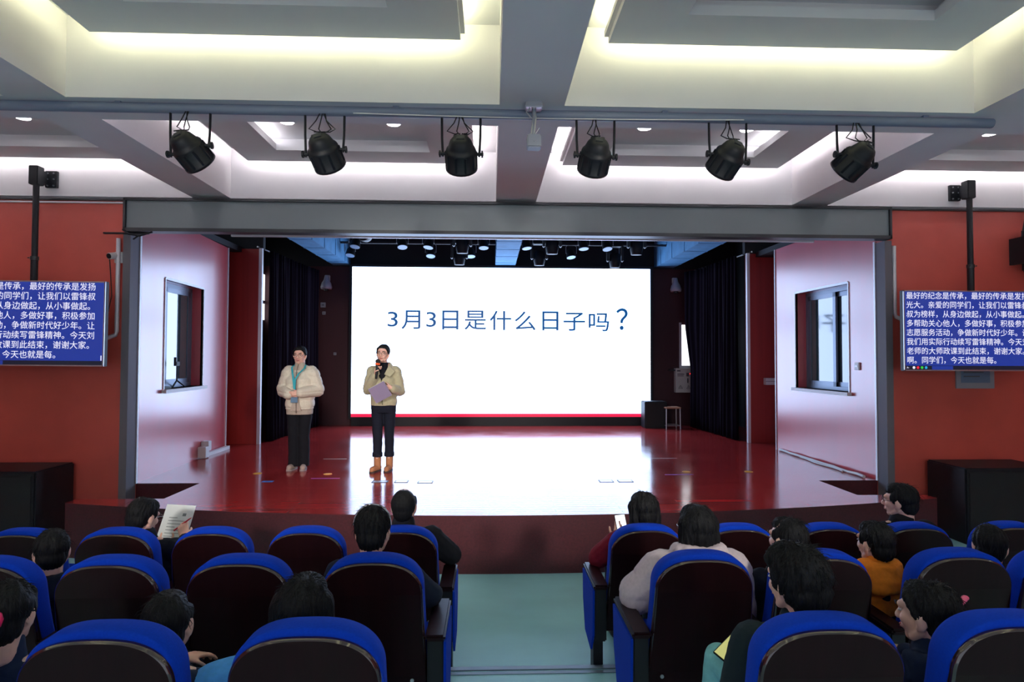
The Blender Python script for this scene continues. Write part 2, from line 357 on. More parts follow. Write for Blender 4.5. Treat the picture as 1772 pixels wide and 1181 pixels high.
for sx, x0, x1 in ((-1, -4.33, -3.43), (1, 4.04, 4.81)):
    a = MB(); xa, xb = (x0 + 0.15, x0 + 0.45) if sx < 0 else (x1 - 0.45, x1 - 0.15)
    a.box(*( (x0 + 0.45, x1) if sx < 0 else (x0, x1 - 0.45)), 6.58, 7.19, 0, 0.14); a.box(xa, xb, 6.58, 7.19, 0, 0.07)
    tag(a.build('stage_steps', M_FASCIA), 'dark steps sunk in the stairwell at the %s end of the stage' % ('left' if sx < 0 else 'right'), 'steps')

# pink side walls of the proscenium with a sliding window each
def side_panel(sx, xn, xf, y0, y1, name, wname, wy0, wy1, wz0, wz1):
    """wall running along the depth from (xn,y0) to (xf,y1) with an opening"""
    th = 0.26 * sx
    def P(y, z, d=0.0): u = (y - y0) / (y1 - y0); return V((xn + (xf - xn) * u + d, y, z))
    g = MB(); zt = 3.85
    cuts_y = [y0, wy0, wy1, y1]; cuts_z = [ST, wz0, wz1, zt]
    for i in range(3):
        for j in range(3):
            if i == 1 and j == 1: continue
            ya, yb, za, zb = cuts_y[i], cuts_y[i + 1], cuts_z[j], cuts_z[j + 1]
            q = [P(ya, za), P(yb, za), P(yb, zb), P(ya, zb)]; r = [P(ya, za, th), P(yb, za, th), P(yb, zb, th), P(ya, zb, th)]
            g.add(q + r, [(0, 1, 2, 3), (4, 7, 6, 5), (0, 4, 5, 1), (1, 5, 6, 2), (2, 6, 7, 3), (3, 7, 4, 0)])
    struct(g.build(name, M_PINK), 'glossy pinkish red panelled wall on the %s side of the stage' % ('left' if sx < 0 else 'right'), 'wall')
    # window
    def bar(mbx, ya, yb, za, zb, d0, d1, mi=0):
        q = [P(ya, za, d0), P(yb, za, d0), P(yb, zb, d0), P(ya, zb, d0), P(ya, za, d1), P(yb, za, d1), P(yb, zb, d1), P(ya, zb, d1)]
        mbx.add(q, [(0, 1, 2, 3), (4, 7, 6, 5), (0, 4, 5, 1), (1, 5, 6, 2), (2, 6, 7, 3), (3, 7, 4, 0)], mi)
    w = thing(wname, 'recessed sliding window in the %s pink wall with grey metal sashes' % ('left' if sx < 0 else 'right'), 'window', P(wy0, wz0), kind='structure')
    off = Matrix.Translation(-P(wy0, wz0))
    def fin(mbx, nm, m): return mbx.xform(off).build(nm, m, w)
    a = MB(); e = 0.02
    for (ya, yb, za, zb) in ((wy0 - e, wy0, wz0, wz1 + e), (wy1, wy1 + e, wz0, wz1 + e), (wy0, wy1, wz1, wz1 + e * 1.6)): bar(a, ya, yb, za, zb, -0.012 * sx, 0.03 * sx)
    fin(a, 'trim', M_ALU)
    a = MB(); bar(a, wy0 - 0.05, wy1 + 0.05, wz0 - 0.045, wz0, -0.06 * sx, 0.25 * sx); fin(a, 'sill', M_PLASTIC)
    a = MB(); d0, d1 = 0.16 * sx, 0.235 * sx; fw = 0.05
    for (ya, yb, za, zb) in ((wy0, wy0 + fw, wz0, wz1), (wy1 - fw, wy1, wz0, wz1), (wy0, wy1, wz1 - fw, wz1), (wy0, wy1, wz0, wz0 + fw)): bar(a, ya, yb, za, zb, d0, d1)
    fin(a, 'window_frame', M_ALUDARK)
    def sash(ya, yb, da, db):
        a = MB(); sw = 0.065
        for (p, q, r, s_) in ((ya, ya + sw, wz0 + fw, wz1 - fw), (yb - sw, yb, wz0 + fw, wz1 - fw), (ya, yb, wz1 - fw - sw, wz1 - fw), (ya, yb, wz0 + fw, wz0 + fw + sw)): bar(a, p, q, r, s_, da, db)
        o = fin(a, 'sash', M_ALUDARK)
        a = MB(); bar(a, ya + sw, yb - sw, wz0 + fw + sw, wz1 - fw - sw, (da + db) / 2 - 0.003, (da + db) / 2 + 0.003)
        g_ = a.xform(off).build('pane', M_GLASS, o); return o
    ym = (wy0 + wy1) / 2
    if sx < 0: sash(wy0 + 0.36, wy1 - fw, 0.165 * sx, 0.195 * sx); sash(wy0 + 0.40, wy1 - fw - 0.01, 0.2 * sx, 0.23 * sx)
    else: sash(ym - 0.10, wy1 - fw, 0.165 * sx, 0.195 * sx); sash(wy0 + fw, ym + 0.0, 0.2 * sx, 0.23 * sx)
    return w
side_panel(-1, -4.17, -4.34, 7.36, 10.15, 'wall_stage_left', 'window_1', 8.0, 9.2, 1.62, 3.05)
side_panel(1, 4.78, 4.72, 7.36, 9.85, 'wall_stage_right', 'window_2', 7.9, 9.23, 1.60, 3.05)
# dim room behind each side window
for sx, x0, x1 in ((-1, -5.05, -4.62), (1, 5.08, 5.6)):
    a = MB(); a.box(*( (-6.2, -6.1) if sx < 0 else (6.6, 6.7)), 7.4, 9.9, 0, 3.9); a.box(*( (-6.2, -4.45) if sx < 0 else (5.06, 6.7)), 9.9, 10.0, ST, 3.9)
    struct(a.build('wall_booth', M_CEIL), 'plain wall of the booth seen through the %s stage window' % ('left' if sx < 0 else 'right'), 'wall')
struct(MB().box(-5.7, -5.1, 7.9, 9.4, 3.70, 3.74).build('unseen_booth_light', mat('booth_light', (0.5, 0.5, 0.5), emit=(0.9, 1.0, 0.92), estr=2.2)), 'unseen ceiling light added in the booth behind the left stage window', 'lamp')  # out-of-view glowing panel added so the booth wall is lit
# bright corner trims
def trim(name, label, x0, x1, y0, y1, z0, z1, m=M_ALU): return struct(MB().box(x0, x1, y0, y1, z0, z1).build(name, m), label, 'trim')
trim('trim_4', 'bright metal corner strip at the front edge of the left pink wall', -4.185, -4.155, 7.335, 7.365, ST, 3.5)
trim('trim_5', 'bright metal corner strip at the front edge of the right pink wall', 4.765, 4.795, 7.335, 7.365, ST, 3.5)
trim('trim_6', 'bright metal strip at the rear edge of the left pink wall', -4.36, -4.325, 10.15, 10.17, ST, 3.85)
trim('trim_7', 'bright metal strip at the rear edge of the right pink wall', 4.705, 4.735, 9.85, 9.87, ST, 3.85)
trim('trim_8', 'grey metal edge channel beside the left pink wall', -4.25, -4.165, 7.15, 7.34, 0.3, 3.48, M_CHANNEL)
trim('trim_9', 'grey metal edge channel beside the right pink wall', 4.775, 4.86, 7.15, 7.34, 0.3, 3.48, M_CHANNEL)

# wings, back wall, plenum
struct(MB().box(-5.0, -4.0, 10.62, 10.78, ST, 3.92).build('wall_wing_left', M_DARKRED), 'dark red wing wall at the left of the stage', 'wall')
struct(MB().box(4.62, 5.6, 10.66, 10.82, ST, 3.92).build('wall_wing_right', M_DARKRED), 'dark red wing wall at the right of the stage', 'wall')
trim('trim_10', 'bright vertical metal edge of the left wing wall', -4.0, -3.945, 10.6, 10.66, ST, 3.93)
trim('trim_11', 'bright vertical metal edge of the right wing wall', 4.58, 4.63, 10.64, 10.7, ST, 3.93)
struct(MB().box(-5.05, 5.6, 13.55, 13.7, 4.06, 4.8).build('wall_back_upper', M_VOID), 'darkened top strip of the back wall above the screen', 'wall')  # the wall top's fade into darkness is put into its colour
struct(MB().box(-5.05, 5.6, 13.55, 13.7, ST, 4.06).build('wall_back', M_BACKWALL), 'dark red back wall of the stage around the screen', 'wall')
wl = MB(); wl.box(-5.1, -5.0, 10.0, 13.7, ST, 4.8); struct(wl.build('wall_backstage_left', M_VOID), 'black side wall behind the left curtain', 'wall')
wl = MB(); wl.box(5.5, 5.6, 9.9, 13.7, ST, 4.8); struct(wl.build('wall_backstage_right', M_VOID), 'black side wall behind the right curtain', 'wall')
struct(MB().box(-5.1, 5.6, 7.36, 13.7, 4.75, 4.85).build('ceiling_stage', M_VOID), 'dark stage ceiling above the lamps', 'ceiling')
struct(MB().box(-5.1, -4.3, 7.36, 10.7, 3.86, 3.95).build('ceiling_wing_left', M_VOID), 'dark lowered ceiling over the left wing', 'ceiling')
struct(MB().box(4.75, 5.6, 7.36, 10.7, 3.86, 3.95).build('ceiling_wing_right', M_VOID), 'dark lowered ceiling over the right wing', 'ceiling')
for k, (x0, x1, w) in enumerate(((CX - 3.78, CX - 3.4, 'left'), (CX - 0.19, CX + 0.25, 'central'), (CX + 3.4, CX + 3.84, 'right'))):
    g = MB(); g.box(x0, x1, 7.36, 13.55, 4.09, 4.75)
    for q in range(7): yy = 8.2 + q * 0.8; g.box(x0 - 0.008, x1 + 0.008, yy, yy + 0.05, 4.085, 4.4)
    struct(g.build('beam', M_BEAMBLUE), '%s bluish beam under the stage ceiling' % w, 'beam')
wn = thing('window_3', 'narrow bright window strip beside the left curtain', 'window', (-4.98, 13.02, 2.86), kind='structure')
MB().box(0.0, 0.015, 0, 0.50, 0, 1.0).build('pane', M_DAY, wn); MB().box(0, 0.04, 0.0, 0.50, 0.35, 0.42).build('glazing_bar', M_ALU, wn); MB().box(0, 0.04, -0.05, 0.0, -0.05, 1.05).build('window_frame', M_ALU, wn)
wn = thing('window_4', 'bright sliver of window beside the right curtain above the cabinet', 'window', (4.31, 13.54, 1.85), kind='structure')
MB().box(0, 0.5, -0.01, 0, 0, 0.95).build('pane', M_DAY, wn); g = MB(); g.box(-0.05, 0.0, -0.03, 0, -0.05, 1.0); g.box(0, 0.5, -0.03, 0, -0.05, 0.03); g.build('window_frame', M_ALU, wn)
tag(MB().box(-0.3, 0.5, -0.12, 0, -0.03, 0.0, bev=0.004).xform(Matrix.Translation((4.31, 13.55, 1.79))).build('window_sill', M_DARKMETAL), 'dark sill under the window sliver at stage rear right', 'sill')

struct(MB().box(-5.0, -3.95, 10.66, 10.76, 3.92, 4.75).build('wall_wing_top_dark_left', M_VOID), 'darkened upper part of the left wing wall', 'wall')  # wing wall tops coloured near-black where they fade into the dark
struct(MB().box(4.57, 5.6, 10.70, 10.80, 3.92, 4.75).build('wall_wing_top_dark_right', M_VOID), 'darkened upper part of the right wing wall', 'wall')
# curtains
def curtain(name, label, pts, z0, z1, amp=0.05, lam=0.16, flare=None):
    pts = [V(p) for p in pts]; L = [0]
    for a, b in zip(pts, pts[1:]): L.append(L[-1] + (b - a).length)
    N = int(L[-1] / 0.015); rows = []
    for k in range(17):
        z = z0 + (z1 - z0) * k / 16; row = []
        for i in range(N + 1):
            s_ = L[-1] * i / N; j = max(q for q in range(len(pts) - 1) if L[q] <= s_ + 1e-9)
            u = (s_ - L[j]) / (L[j + 1] - L[j]); p = pts[j].lerp(pts[j + 1], u); d = (pts[j + 1] - pts[j]).normalized(); nr = V((-d.y, d.x, 0))
            ph = 2 * PI * s_ / lam + 1.3 * math.sin(5.1 * s_) + 0.9 * math.sin(11.7 * s_); o = amp * (math.sin(ph + 0.5 * math.sin(3 * s_ + k * 0.12)) + 0.3 * math.sin(2.3 * ph + k * 0.2)) * (1 - 0.35 * k / 16)
            if flare: p = p + V((flare[2] * max(0, min(1, (z - flare[0]) / (flare[1] - flare[0]))) * max(0, s_ / L[-1] - 0.75) * 4, 0, 0))
            row.append(V((p.x, p.y, z)) + nr * o)
        rows.append(row)
    vs = [p for r in rows for p in r]; m = N + 1
    fs = [(a * m + i, a * m + i + 1, (a + 1) * m + i + 1, (a + 1) * m + i) for a in range(16) for i in range(N)]
    ob = MB().add(vs, fs, 0, True).build(name, M_BLACKCLOTH)
    sd = ob.modifiers.new('thickness', 'SOLIDIFY'); sd.thickness = 0.006
    return tag(ob, label, 'curtain')
curtain('stage_curtain', 'dark pleated curtain along the left wing of the stage', [(-3.88, 10.85, 0), (-3.85, 12.0, 0), (-3.72, 13.3, 0)], ST + 0.01, 3.93)
curtain('stage_curtain', 'dark pleated curtain along the right wing of the stage', [(4.5, 10.9, 0), (4.44, 12.2, 0), (4.40, 13.1, 0)], ST + 0.01, 3.93, flare=(1.8, 2.75, -0.15))
tag(MB().tube([(-4.02, 10.58, 3.95), (-3.95, 11.4, 3.94), (-3.93, 12.3, 3.945), (-3.85, 13.4, 3.95)], 0.014).build('curtain_rod', M_STEEL), 'thin metal curtain rod over the left stage curtain', 'curtain rod')
tag(MB().tube([(4.66, 10.62, 3.95), (4.56, 11.6, 3.94), (4.5, 12.4, 3.945), (4.4, 13.3, 3.95)], 0.014).build('curtain_rod', M_STEEL), 'thin metal curtain rod over the right stage curtain', 'curtain rod')
tag(MB().box(-3.1, 4.0, 7.33, 7.36, 3.488, 3.52).build('header_rail', M_ALU), 'long bright rail just under the grey ticker board', 'rail')

# ------------------------------------------------------------------ big screen
sx0, sx1, sz0, sz1, sy = -3.02, 3.556, 0.745, 4.028, 13.35
scr = thing('led_screen', 'huge lit white screen with blue Chinese heading at the rear of the stage', 'screen', (CX, sy, ST))
off = Matrix.Translation((-CX, -sy, -ST))
g = MB(); g.box(sx0 - 0.06, sx1 + 0.06, sy + 0.01, sy + 0.18, 0.70, sz1 + 0.06); g.xform(off).build('housing', M_BLACKMETAL, scr)
g = MB(); g.add([(sx0, sy, sz0 + 0.075), (sx1, sy, sz0 + 0.075), (sx1, sy, sz1), (sx0, sy, sz1)], [(0, 1, 2, 3)]); g.xform(off).build('display', M_SCREEN, scr)
g = MB(); g.add([(sx0, sy, sz0), (sx1, sy, sz0), (sx1, sy, sz0 + 0.075), (sx0, sy, sz0 + 0.075)], [(0, 1, 2, 3)]); o = g.xform(off).build('bottom_band', M_SCREENRED, scr); o['label'] = 'red band along the bottom of the screen'
g = MB(); g.box(sx0, sx1, sy + 0.03, sy + 0.16, ST, 0.70); g.xform(off).build('plinth', M_BLACKMETAL, scr)
def sxz(px, py):   # place on the screen by its share of the screen's width and height
    return sx0 + (sx1 - sx0) * (px - 608.5) / 516.8, sz1 - (sz1 - sz0) * (py - 463.5) / 258.5
GL = [('3', 669.5, 687, 540.8, 566.8), ('月', 693, 725.6, 538, 571), ('3', 735.6, 752.6, 540.8, 567), ('日', 763, 791, 538, 571.5), ('是', 801, 839.5, 538, 571.5), ('什', 845, 882.5, 538, 572),
      ('么', 888, 924.8, 539, 572), ('日', 936, 964.4, 538.6, 572), ('子', 973, 1011, 540.5, 572.6), ('吗', 1017, 1053, 541.2, 573.2), ('？', 1065, 1085.5, 532.6, 570.6)]
tx = MB()
for ch, xa, xb, ya, yb in GL:
    vs, fs = text_mesh(ch, 1.0, 0.012 if ch == '？' else (0.003 if ch == '3' else 0.008))
    mnx, mxx = min(v.x for v in vs), max(v.x for v in vs); mny, mxy = min(v.y for v in vs), max(v.y for v in vs)
    a, zt_ = sxz(xa, ya); b, zb_ = sxz(xb, yb)
    tx.add([(a + (v.x - mnx) / (mxx - mnx) * (b - a), sy - 0.004, zb_ + (v.y - mny) / (mxy - mny) * (zt_ - zb_)) for v in vs], fs)
o = tx.xform(off).build('heading_text', M_SCREENTEXT, scr); o['label'] = 'blue Chinese heading on the white screen'
g = MB()
for (xa, xb, y_) in ((629, 643.5, 472.5), (629, 640, 477), (629, 637, 482)):
    a, zt_ = sxz(xa, y_ - 0.5); b, zb_ = sxz(xb, y_ + 0.5); g.add([(a, sy - 0.003, zb_), (b, sy - 0.003, zb_), (b, sy - 0.003, zt_), (a, sy - 0.003, zt_)], [(0, 1, 2, 3)])
g.xform(off).build('menu_mark', M_SCREENPALE, scr)

# grey ticker over the opening
tk = thing('ticker_board', 'long dark grey ticker board spanning the top of the stage opening', 'ticker board', (CX, 7.06, 3.48))
g = MB(); W_ = 4.49
g.box(-W_, W_, -0.03, 0.12, 0.0, 0.04); g.box(-W_, W_, -0.03, 0.12, 0.355, 0.38); g.box(-W_, -W_ + 0.025, -0.03, 0.12, 0, 0.38); g.box(W_ - 0.025, W_, -0.03, 0.12, 0, 0.38)
g.build('frame', M_DARKMETAL, tk)
MB().box(-W_ + 0.025, W_ - 0.025, 0.0, 0.1, 0.04, 0.355).build('dot_panel', M_LED, tk)

# ------------------------------------------------------------------ stage lamps
g = MB(); g.tube([(-5.2, 4.46, 3.862), (3.83, 4.46, 3.852)], 0.036, 16)
for x in (-4.6, -2.7, -0.7, 1.3, 3.3): g.box(x - 0.02, x + 0.02, 4.44, 4.48, 3.86, 3.899)
tag(g.build('lighting_bar', mat('bar_paint', S(120, 130, 150), 0.5)), 'long grey lighting bar under the ceiling cross beam carrying six spotlights', 'bar')
tag(MB().tube([(-1.0 + 0.24 * k, 4.40, 3.822 - 0.014 * math.sin(k * PI / 12)) for k in range(13)], 0.004, 6).build('white_cable', M_PLASTIC), 'thin white cable sagging along the lighting bar', 'cable')
def spotlight(x, roll, label, cab):
    t = thing('spotlight', label, 'spotlight', (x, 4.46, 3.555), group='spotlights on the lighting bar')
    Mx = Matrix.Rotation(roll, 4, 'Y') @ Matrix.Rotation(math.radians(-42), 4, 'X')      # axis +y turned down towards the stage
    prof = [(0, 0.02), (0.0, 0.045), (0.04, 0.064), (0.12, 0.08), (0.26, 0.092), (0.34, 0.098), (0.36, 0.108), (0.42, 0.113), (0.9, 0.113), (0.92, 0.12), (1.0, 0.12), (1.0, 0.1)]
    g = MB(); g.lathe((0, -0.13, 0), (0, 0.12, 0), prof, 24)
    for k in range(10): q = 2 * PI * k / 10; g.xform(Matrix.Identity(4)); g.box(0.112 * math.cos(q) - 0.008, 0.112 * math.cos(q) + 0.008, -0.02, 0.10, 0.110 * math.sin(q) - 0.008, 0.112 * math.sin(q) + 0.008)
    g.xform(Mx).build('lamp_body', M_BLACKMETAL, t)
    MB().lathe((0, 0.112, 0), (0, 0.122, 0), [(0, 0.1), (1, 0.095)], 24).xform(Mx).build('lens', M_LENS, t)
    g = MB(); g.box(-0.03, 0.03, -0.138, -0.12, -0.03, 0.03, bev=0.004); g.box(0.02, 0.05, -0.118, -0.085, 0.045, 0.075, bev=0.004); g.box(-0.055, -0.02, -0.118, -0.085, 0.045, 0.07, bev=0.004)
    g.xform(Mx).build('rear_socket', M_DARKMETAL, t)
    for s_ in (-1, 1):
        pv = Mx @ V((s_ * 0.122, 0.0, 0))
        sd = V((s_ * 0.134, 0, pv.z * 0.6))
        g = MB(); g.tube([(sd.x, 0, sd.z - 0.02), (s_ * 0.141, 0, 0.12), (s_ * 0.143, 0, 0.285)], 0.009, 8); g.build('yoke_arm', M_BLACKMETAL, t)
        g = MB(); g.cyl((s_ * 0.105, 0, sd.z), (s_ * 0.165, 0, sd.z), 0.012); g.cyl((s_ * 0.15, 0, sd.z), (s_ * 0.162, 0, sd.z), 0.026, n=10); g.build('tilt_knob', M_BLACKMETAL, t)
    g = MB(); back = Mx @ V((0, -0.14, 0.04))
    for k, (dx, w) in enumerate(cab):
        g.tube([(dx, -0.03, 0.27), (dx + w * 0.3, -0.05, 0.21), (dx + w, -0.05, 0.15), V((w * 0.6, -0.06, 0.125)), back + V((0.015 * k - 0.02, 0, 0.0))], 0.0045, 6)
    g.build('cable', M_BLACKMETAL, t)
C1 = [(-0.02, -0.05), (0.0, -0.02), (-0.01, 0.03)]; C2 = [(-0.03, -0.07), (-0.01, -0.02), (0.01, 0.05), (0.0, 0.09)]
for x, r, w, c in ((-2.19, -0.5, 'first from the left, tilted inward', C1), (-1.22, -0.28, 'second from the left', C2), (-0.22, 0.0, 'third from left, just left of the central beam', C2),
                   (0.78, 0.1, 'fourth from left, just right of the central beam', C1), (1.78, 0.42, 'fifth from the left', C1), (2.76, 0.6, 'last at the right, tilted inward', C2)):
    spotlight(x, r, 'black spotlight hanging from the bar, ' + w, c)
# small camera unit on an arm under the beam
t = thing('ceiling_camera', 'small grey box on a bracket arm under the central ceiling beam', 'camera', (0.31, 4.36, 3.9))
MB().box(-0.06, 0.06, -0.05, 0.05, -0.045, 0, bev=0.006).build('mounting_plate', M_STEEL, t)
g = MB(); g.tube([(0, 0, -0.02), (0.005, -0.02, -0.12), (-0.01, -0.03, -0.25)], 0.016, 10); g.tube([(-0.03, -0.04, -0.05), (-0.055, -0.05, -0.085), (-0.02, -0.05, -0.13)], 0.006, 6); g.tube([(0.0, -0.03, -0.25), (0.04, -0.03, -0.19)], 0.004, 6); g.build('bracket_arm', M_STEEL, t)
g = MB(); g.box(-0.05, 0.05, -0.08, 0.02, -0.345, -0.25, bev=0.008); g.cyl((0, -0.08, -0.3), (0, -0.084, -0.3), 0.008); g.build('housing', mat('grey_box', S(150, 155, 165), 0.5), t)

# par lamps over the stage: three pipes of lamps facing down
for yy in (10.5, 11.6, 12.6):
    tag(MB().tube([(-3.4, yy, 4.42), (4.2, yy, 4.42)], 0.024, 10).build('lamp_pipe', M_DARKMETAL), 'dark pipe holding downward lamps over the stage, ' + {10.5: 'nearest the audience', 11.6: 'middle one', 12.6: 'nearest the screen'}[yy], 'pipe')
proto = None
def par(x, y, label):
    global proto
    if proto is None:
        t = thing('par_can', label, 'stage lamp', (x, y, 4.15), group='par lamps above the stage')
        MB().lathe((0, 0, 0.2), (0, 0, 0.0), [(0, 0.03), (0.15, 0.06), (0.4, 0.085), (1, 0.098)], 20).build('lamp_body', M_BLACKMETAL, t)
        MB().lathe((0, 0, 0.012), (0, 0, -0.004), [(0, 0.092), (1, 0.09)], 24).build('lens', M_LENS, t)
        g = MB(); g.tube([(-0.11, 0, 0.08), (-0.112, 0, 0.22), (-0.06, 0, 0.285), (0.06, 0, 0.285), (0.112, 0, 0.22), (0.11, 0, 0.08)], 0.007, 6); g.build('yoke', M_STEEL, t)
        proto = t
    else: t = dup(proto, (x, y, 4.15), None, label)
    rot_ = (math.radians(-15 + random.uniform(-5, 5)), math.radians(random.uniform(-8, 8)), 0)
    for c in t.children:
        if not c.name.startswith('yoke'): c.rotation_euler = rot_
    return t
rows_ = [(10.5, [-1.68, -1.28, -0.12, 0.69, 1.77, 2.28], 'nearest pipe'), (11.6, [-2.58, -1.68, -1.19, -0.13, 0.70, 1.80, 2.26], 'middle pipe'), (12.6, [-2.9, -1.24, -0.41, 1.69, 2.59], 'rear pipe')]
ORD = ['first', 'second', 'third', 'fourth', 'fifth', 'sixth', 'seventh']
for yy, xs_, w in rows_:
    for k, x in enumerate(xs_): par(x, yy, 'downward par lamp with pale lens, %s from left on the %s' % (ORD[k], w))
def moving_head(x, y, face, label):
    t = thing('moving_head', label, 'stage lamp', (x, y, 4.32), group='moving heads above the stage')
    MB().box(-0.13, 0.13, -0.1, 0.1, 0.0, 0.1, bev=0.012).build('base', M_BLACKMETAL, t); MB().cyl((0, 0, 0.1), (0, 0, 0.43), 0.02, n=10).build('hanging_rod', M_DARKMETAL, t)
    g = MB()
    for s_ in (-1, 1): g.box(s_ * 0.15 - 0.022, s_ * 0.15 + 0.022, -0.05, 0.05, -0.30, 0.03, bev=0.012)
    g.build('yoke', M_DARKMETAL, t)
    if face: p0, p1 = (0, 0.12, -0.24), (0, -0.14, -0.27)
    else: p0, p1 = (0, 0, -0.12), (0, 0.02, -0.42)
    MB().lathe(p0, p1, [(0, 0.07), (0.12, 0.11), (0.7, 0.115), (0.9, 0.1), (1, 0.098), (1, 0.075)], 22).build('head', M_BLACKMETAL, t)
    d = (V(p1) - V(p0)).normalized()
    MB().lathe(V(p1) - d * 0.01, V(p1) - d * 0.002, [(0, 0.078), (1, 0.07)], 20).build('lens', M_LENS if not face else mat('glass_lens', (0.3, 0.36, 0.36), 0.08, metal=0.6), t)
    return t
moving_head(-2.07, 10.05, True, 'moving head lamp with round lens facing the hall, left above the stage')
moving_head(-0.5, 10.75, False, 'black moving head lamp hanging left of the central beam')
moving_head(-0.62, 12.1, False, 'black moving head lamp behind another, left of the central beam')
moving_head(1.10, 10.75, False, 'black moving head lamp hanging right of the central beam')
moving_head(0.98, 12.1, False, 'black moving head lamp behind another, right of the central beam')
moving_head(2.62, 10.75, False, 'black moving head lamp hanging near the right beam')
moving_head(2.55, 12.3, False, 'black moving head lamp behind another near the right beam')

# ------------------------------------------------------------------ caption monitors
LINES = ['最好的纪念是传承，最好的传承是发扬', '光大。亲爱的同学们，让我们以雷锋叔', '叔为榜样，从身边做起，从小事做起。', '多帮助关心他人，多做好事，积极参加', '志愿服务活动，争做新时代好少年。让', '我们用实际行动续写雷锋精神。今天刘', '老师的大师政课到此结束，谢谢大家。', '啊。同学们，今天也就是每。']
def monitor(xl, zt, W, H, y, roll, label):
    t = thing('caption_monitor', label, 'monitor', (xl + W / 2, y, zt - H / 2), group='caption monitors beside the stage')
    t.rotation_euler = (0, roll, 0)
    w, h = W / 2, H / 2; b = 0.014
    g = MB(); g.box(-w, w, -0.01, 0.0, -h, -h + b); g.box(-w, w, -0.01, 0, h - b, h); g.box(-w, -w + b, -0.01, 0, -h, h); g.box(w - b, w, -0.01, 0, -h, h); g.build('bezel', M_STEEL, t)
    MB().box(-w, w, 0.0, 0.06, -h, h, bev=0.005).build('housing', M_BLACKMETAL, t)
    ys_ = -0.004; tb = -h + 0.06
    MB().add([(-w + b, ys_, tb), (w - b, ys_, tb), (w - b, ys_, h - b), (-w + b, ys_, h - b)], [(0, 1, 2, 3)]).build('display', M_TVBLUE, t)
    MB().add([(-w + b, ys_, -h + b), (w - b, ys_, -h + b), (w - b, ys_, tb), (-w + b, ys_, tb)], [(0, 1, 2, 3)]).build('task_bar', M_TVDARK, t)
    pitch = (W - 0.03 - 0.105) / 17; lh = (H - 0.075) / 8.05
    cap_ = MB()
    for k, ln in enumerate(LINES):
        vs, fs = text_mesh(ln)
        adv = 1.0
        # the font's full-width advance, measured once
        sx_ = pitch / ADV; sz_ = pitch / ADV * 1.02
        x0 = -w + 0.032; z0 = h - 0.095 - k * lh
        cap_.add([(x0 + v.x * sx_, ys_ - 0.003, z0 + v.y * sz_) for v in vs], fs)
    cap_.build('caption_text', M_TVTEXT, t)
    for k, (n_, c) in enumerate((('white', (235, 235, 250)), ('red', (235, 40, 60)), ('green', (50, 200, 60)), ('blue', (40, 170, 225)))):
        g = MB(); cx_ = -w + 0.115 + k * 0.048; g.add([(cx_ + 0.016 * math.cos(q * PI / 8), ys_ - 0.003, -h + 0.038 + 0.016 * math.sin(q * PI / 8)) for q in range(16)], [tuple(range(16))]); o = g.build('icon', M_ICON(n_, c), t); o['label'] = n_ + ' round icon on the task bar'
    vs, fs = text_mesh('A-'); MB().add([(-w + 0.03 + v.x * 0.03, ys_ - 0.003, -h + 0.028 + v.y * 0.03) for v in vs], fs).build('icon', M_TVTEXT, t)
    g = MB(); g.add([(-w + 0.33, ys_ - 0.002, -h + b), (-w + 0.58, ys_ - 0.002, -h + b), (-w + 0.58, ys_ - 0.002, tb - 0.004), (-w + 0.33, ys_ - 0.002, tb - 0.004)], [(0, 1, 2, 3)]); g.build('task_button', M_TVBLUE, t)
    g = MB(); g.add([(w - 0.035, ys_ - 0.002, -h + 0.065), (w - 0.025, ys_ - 0.002, -h + 0.065), (w - 0.025, ys_ - 0.002, -h + 0.12), (w - 0.035, ys_ - 0.002, -h + 0.12)], [(0, 1, 2, 3)]); g.build('scroll_bar', M_TVTEXT, t)
    g = MB(); g.box(-0.07, 0.07, 0.06, 0.1, -0.25, 0.25); g.build('wall_plate', M_BLACKMETAL, t)
    return t
_v, _ = text_mesh('中中'); _v1, _ = text_mesh('中'); ADV = max(v.x for v in _v) - max(v.x for v in _v1)
monitor(-4.25 - 1.66, 2.882, 1.66, 0.94, 6.85, 0.006, 'wall monitor with white Chinese captions on blue, at the left picture edge')
monitor(4.78, 2.845, 1.60, 0.935, 6.85, 0.0, 'wall monitor with white Chinese captions on blue, at the right picture edge')
def hanger(x, z1, side, label):
    t = thing('monitor_pole', label, 'pole', (x, 6.98, 2.2), group='poles holding the caption monitors')
    zt_ = z1 - 2.2
    g = MB(); g.cyl((0, 0, 0), (0, 0, 0.95), 0.036, n=16); g.cyl((0, 0, 0.9), (0, 0, zt_), 0.031, n=16); g.build('pole', M_BLACKMETAL, t)
    g = MB(); g.cyl((0, 0, 0.93), (0, 0, 0.97), 0.042, n=16)
    for a in (-1, 1): g.cyl((a * 0.034, -0.03, 0.95), (a * 0.05, -0.035, 0.95), 0.007, n=8)
    g.build('collar', M_DARKMETAL, t)
    g = MB(); g.box(-0.055, 0.045, -0.05, 0.06, zt_ - 0.02, zt_ + 0.19, bev=0.006); g.box(-0.03, 0.03, 0.05, 0.17, zt_ + 0.02, zt_ + 0.16)
    x0, x1 = (0.0, 0.13) if side > 0 else (-0.13, 0.0)
    g.box(x0, x1, 0.13, 0.17, zt_ - 0.01, zt_ + 0.18, bev=0.003); g.build('ceiling_bracket', M_BLACKMETAL, t)
    g = MB()
    for zz in (0.01, 0.085, 0.15):
        for xx in (x0 + 0.03, x1 - 0.03): g.cyl((xx, 0.12, zt_ + zz), (xx, 0.13, zt_ + zz), 0.009, n=8)
    g.build('bolt', M_STEEL, t)
hanger(-5.12, 4.0, 1, 'black pole carrying the left caption monitor from the bulkhead')
hanger(5.70, 3.98, -1, 'black pole carrying the right caption monitor from the bulkhead')

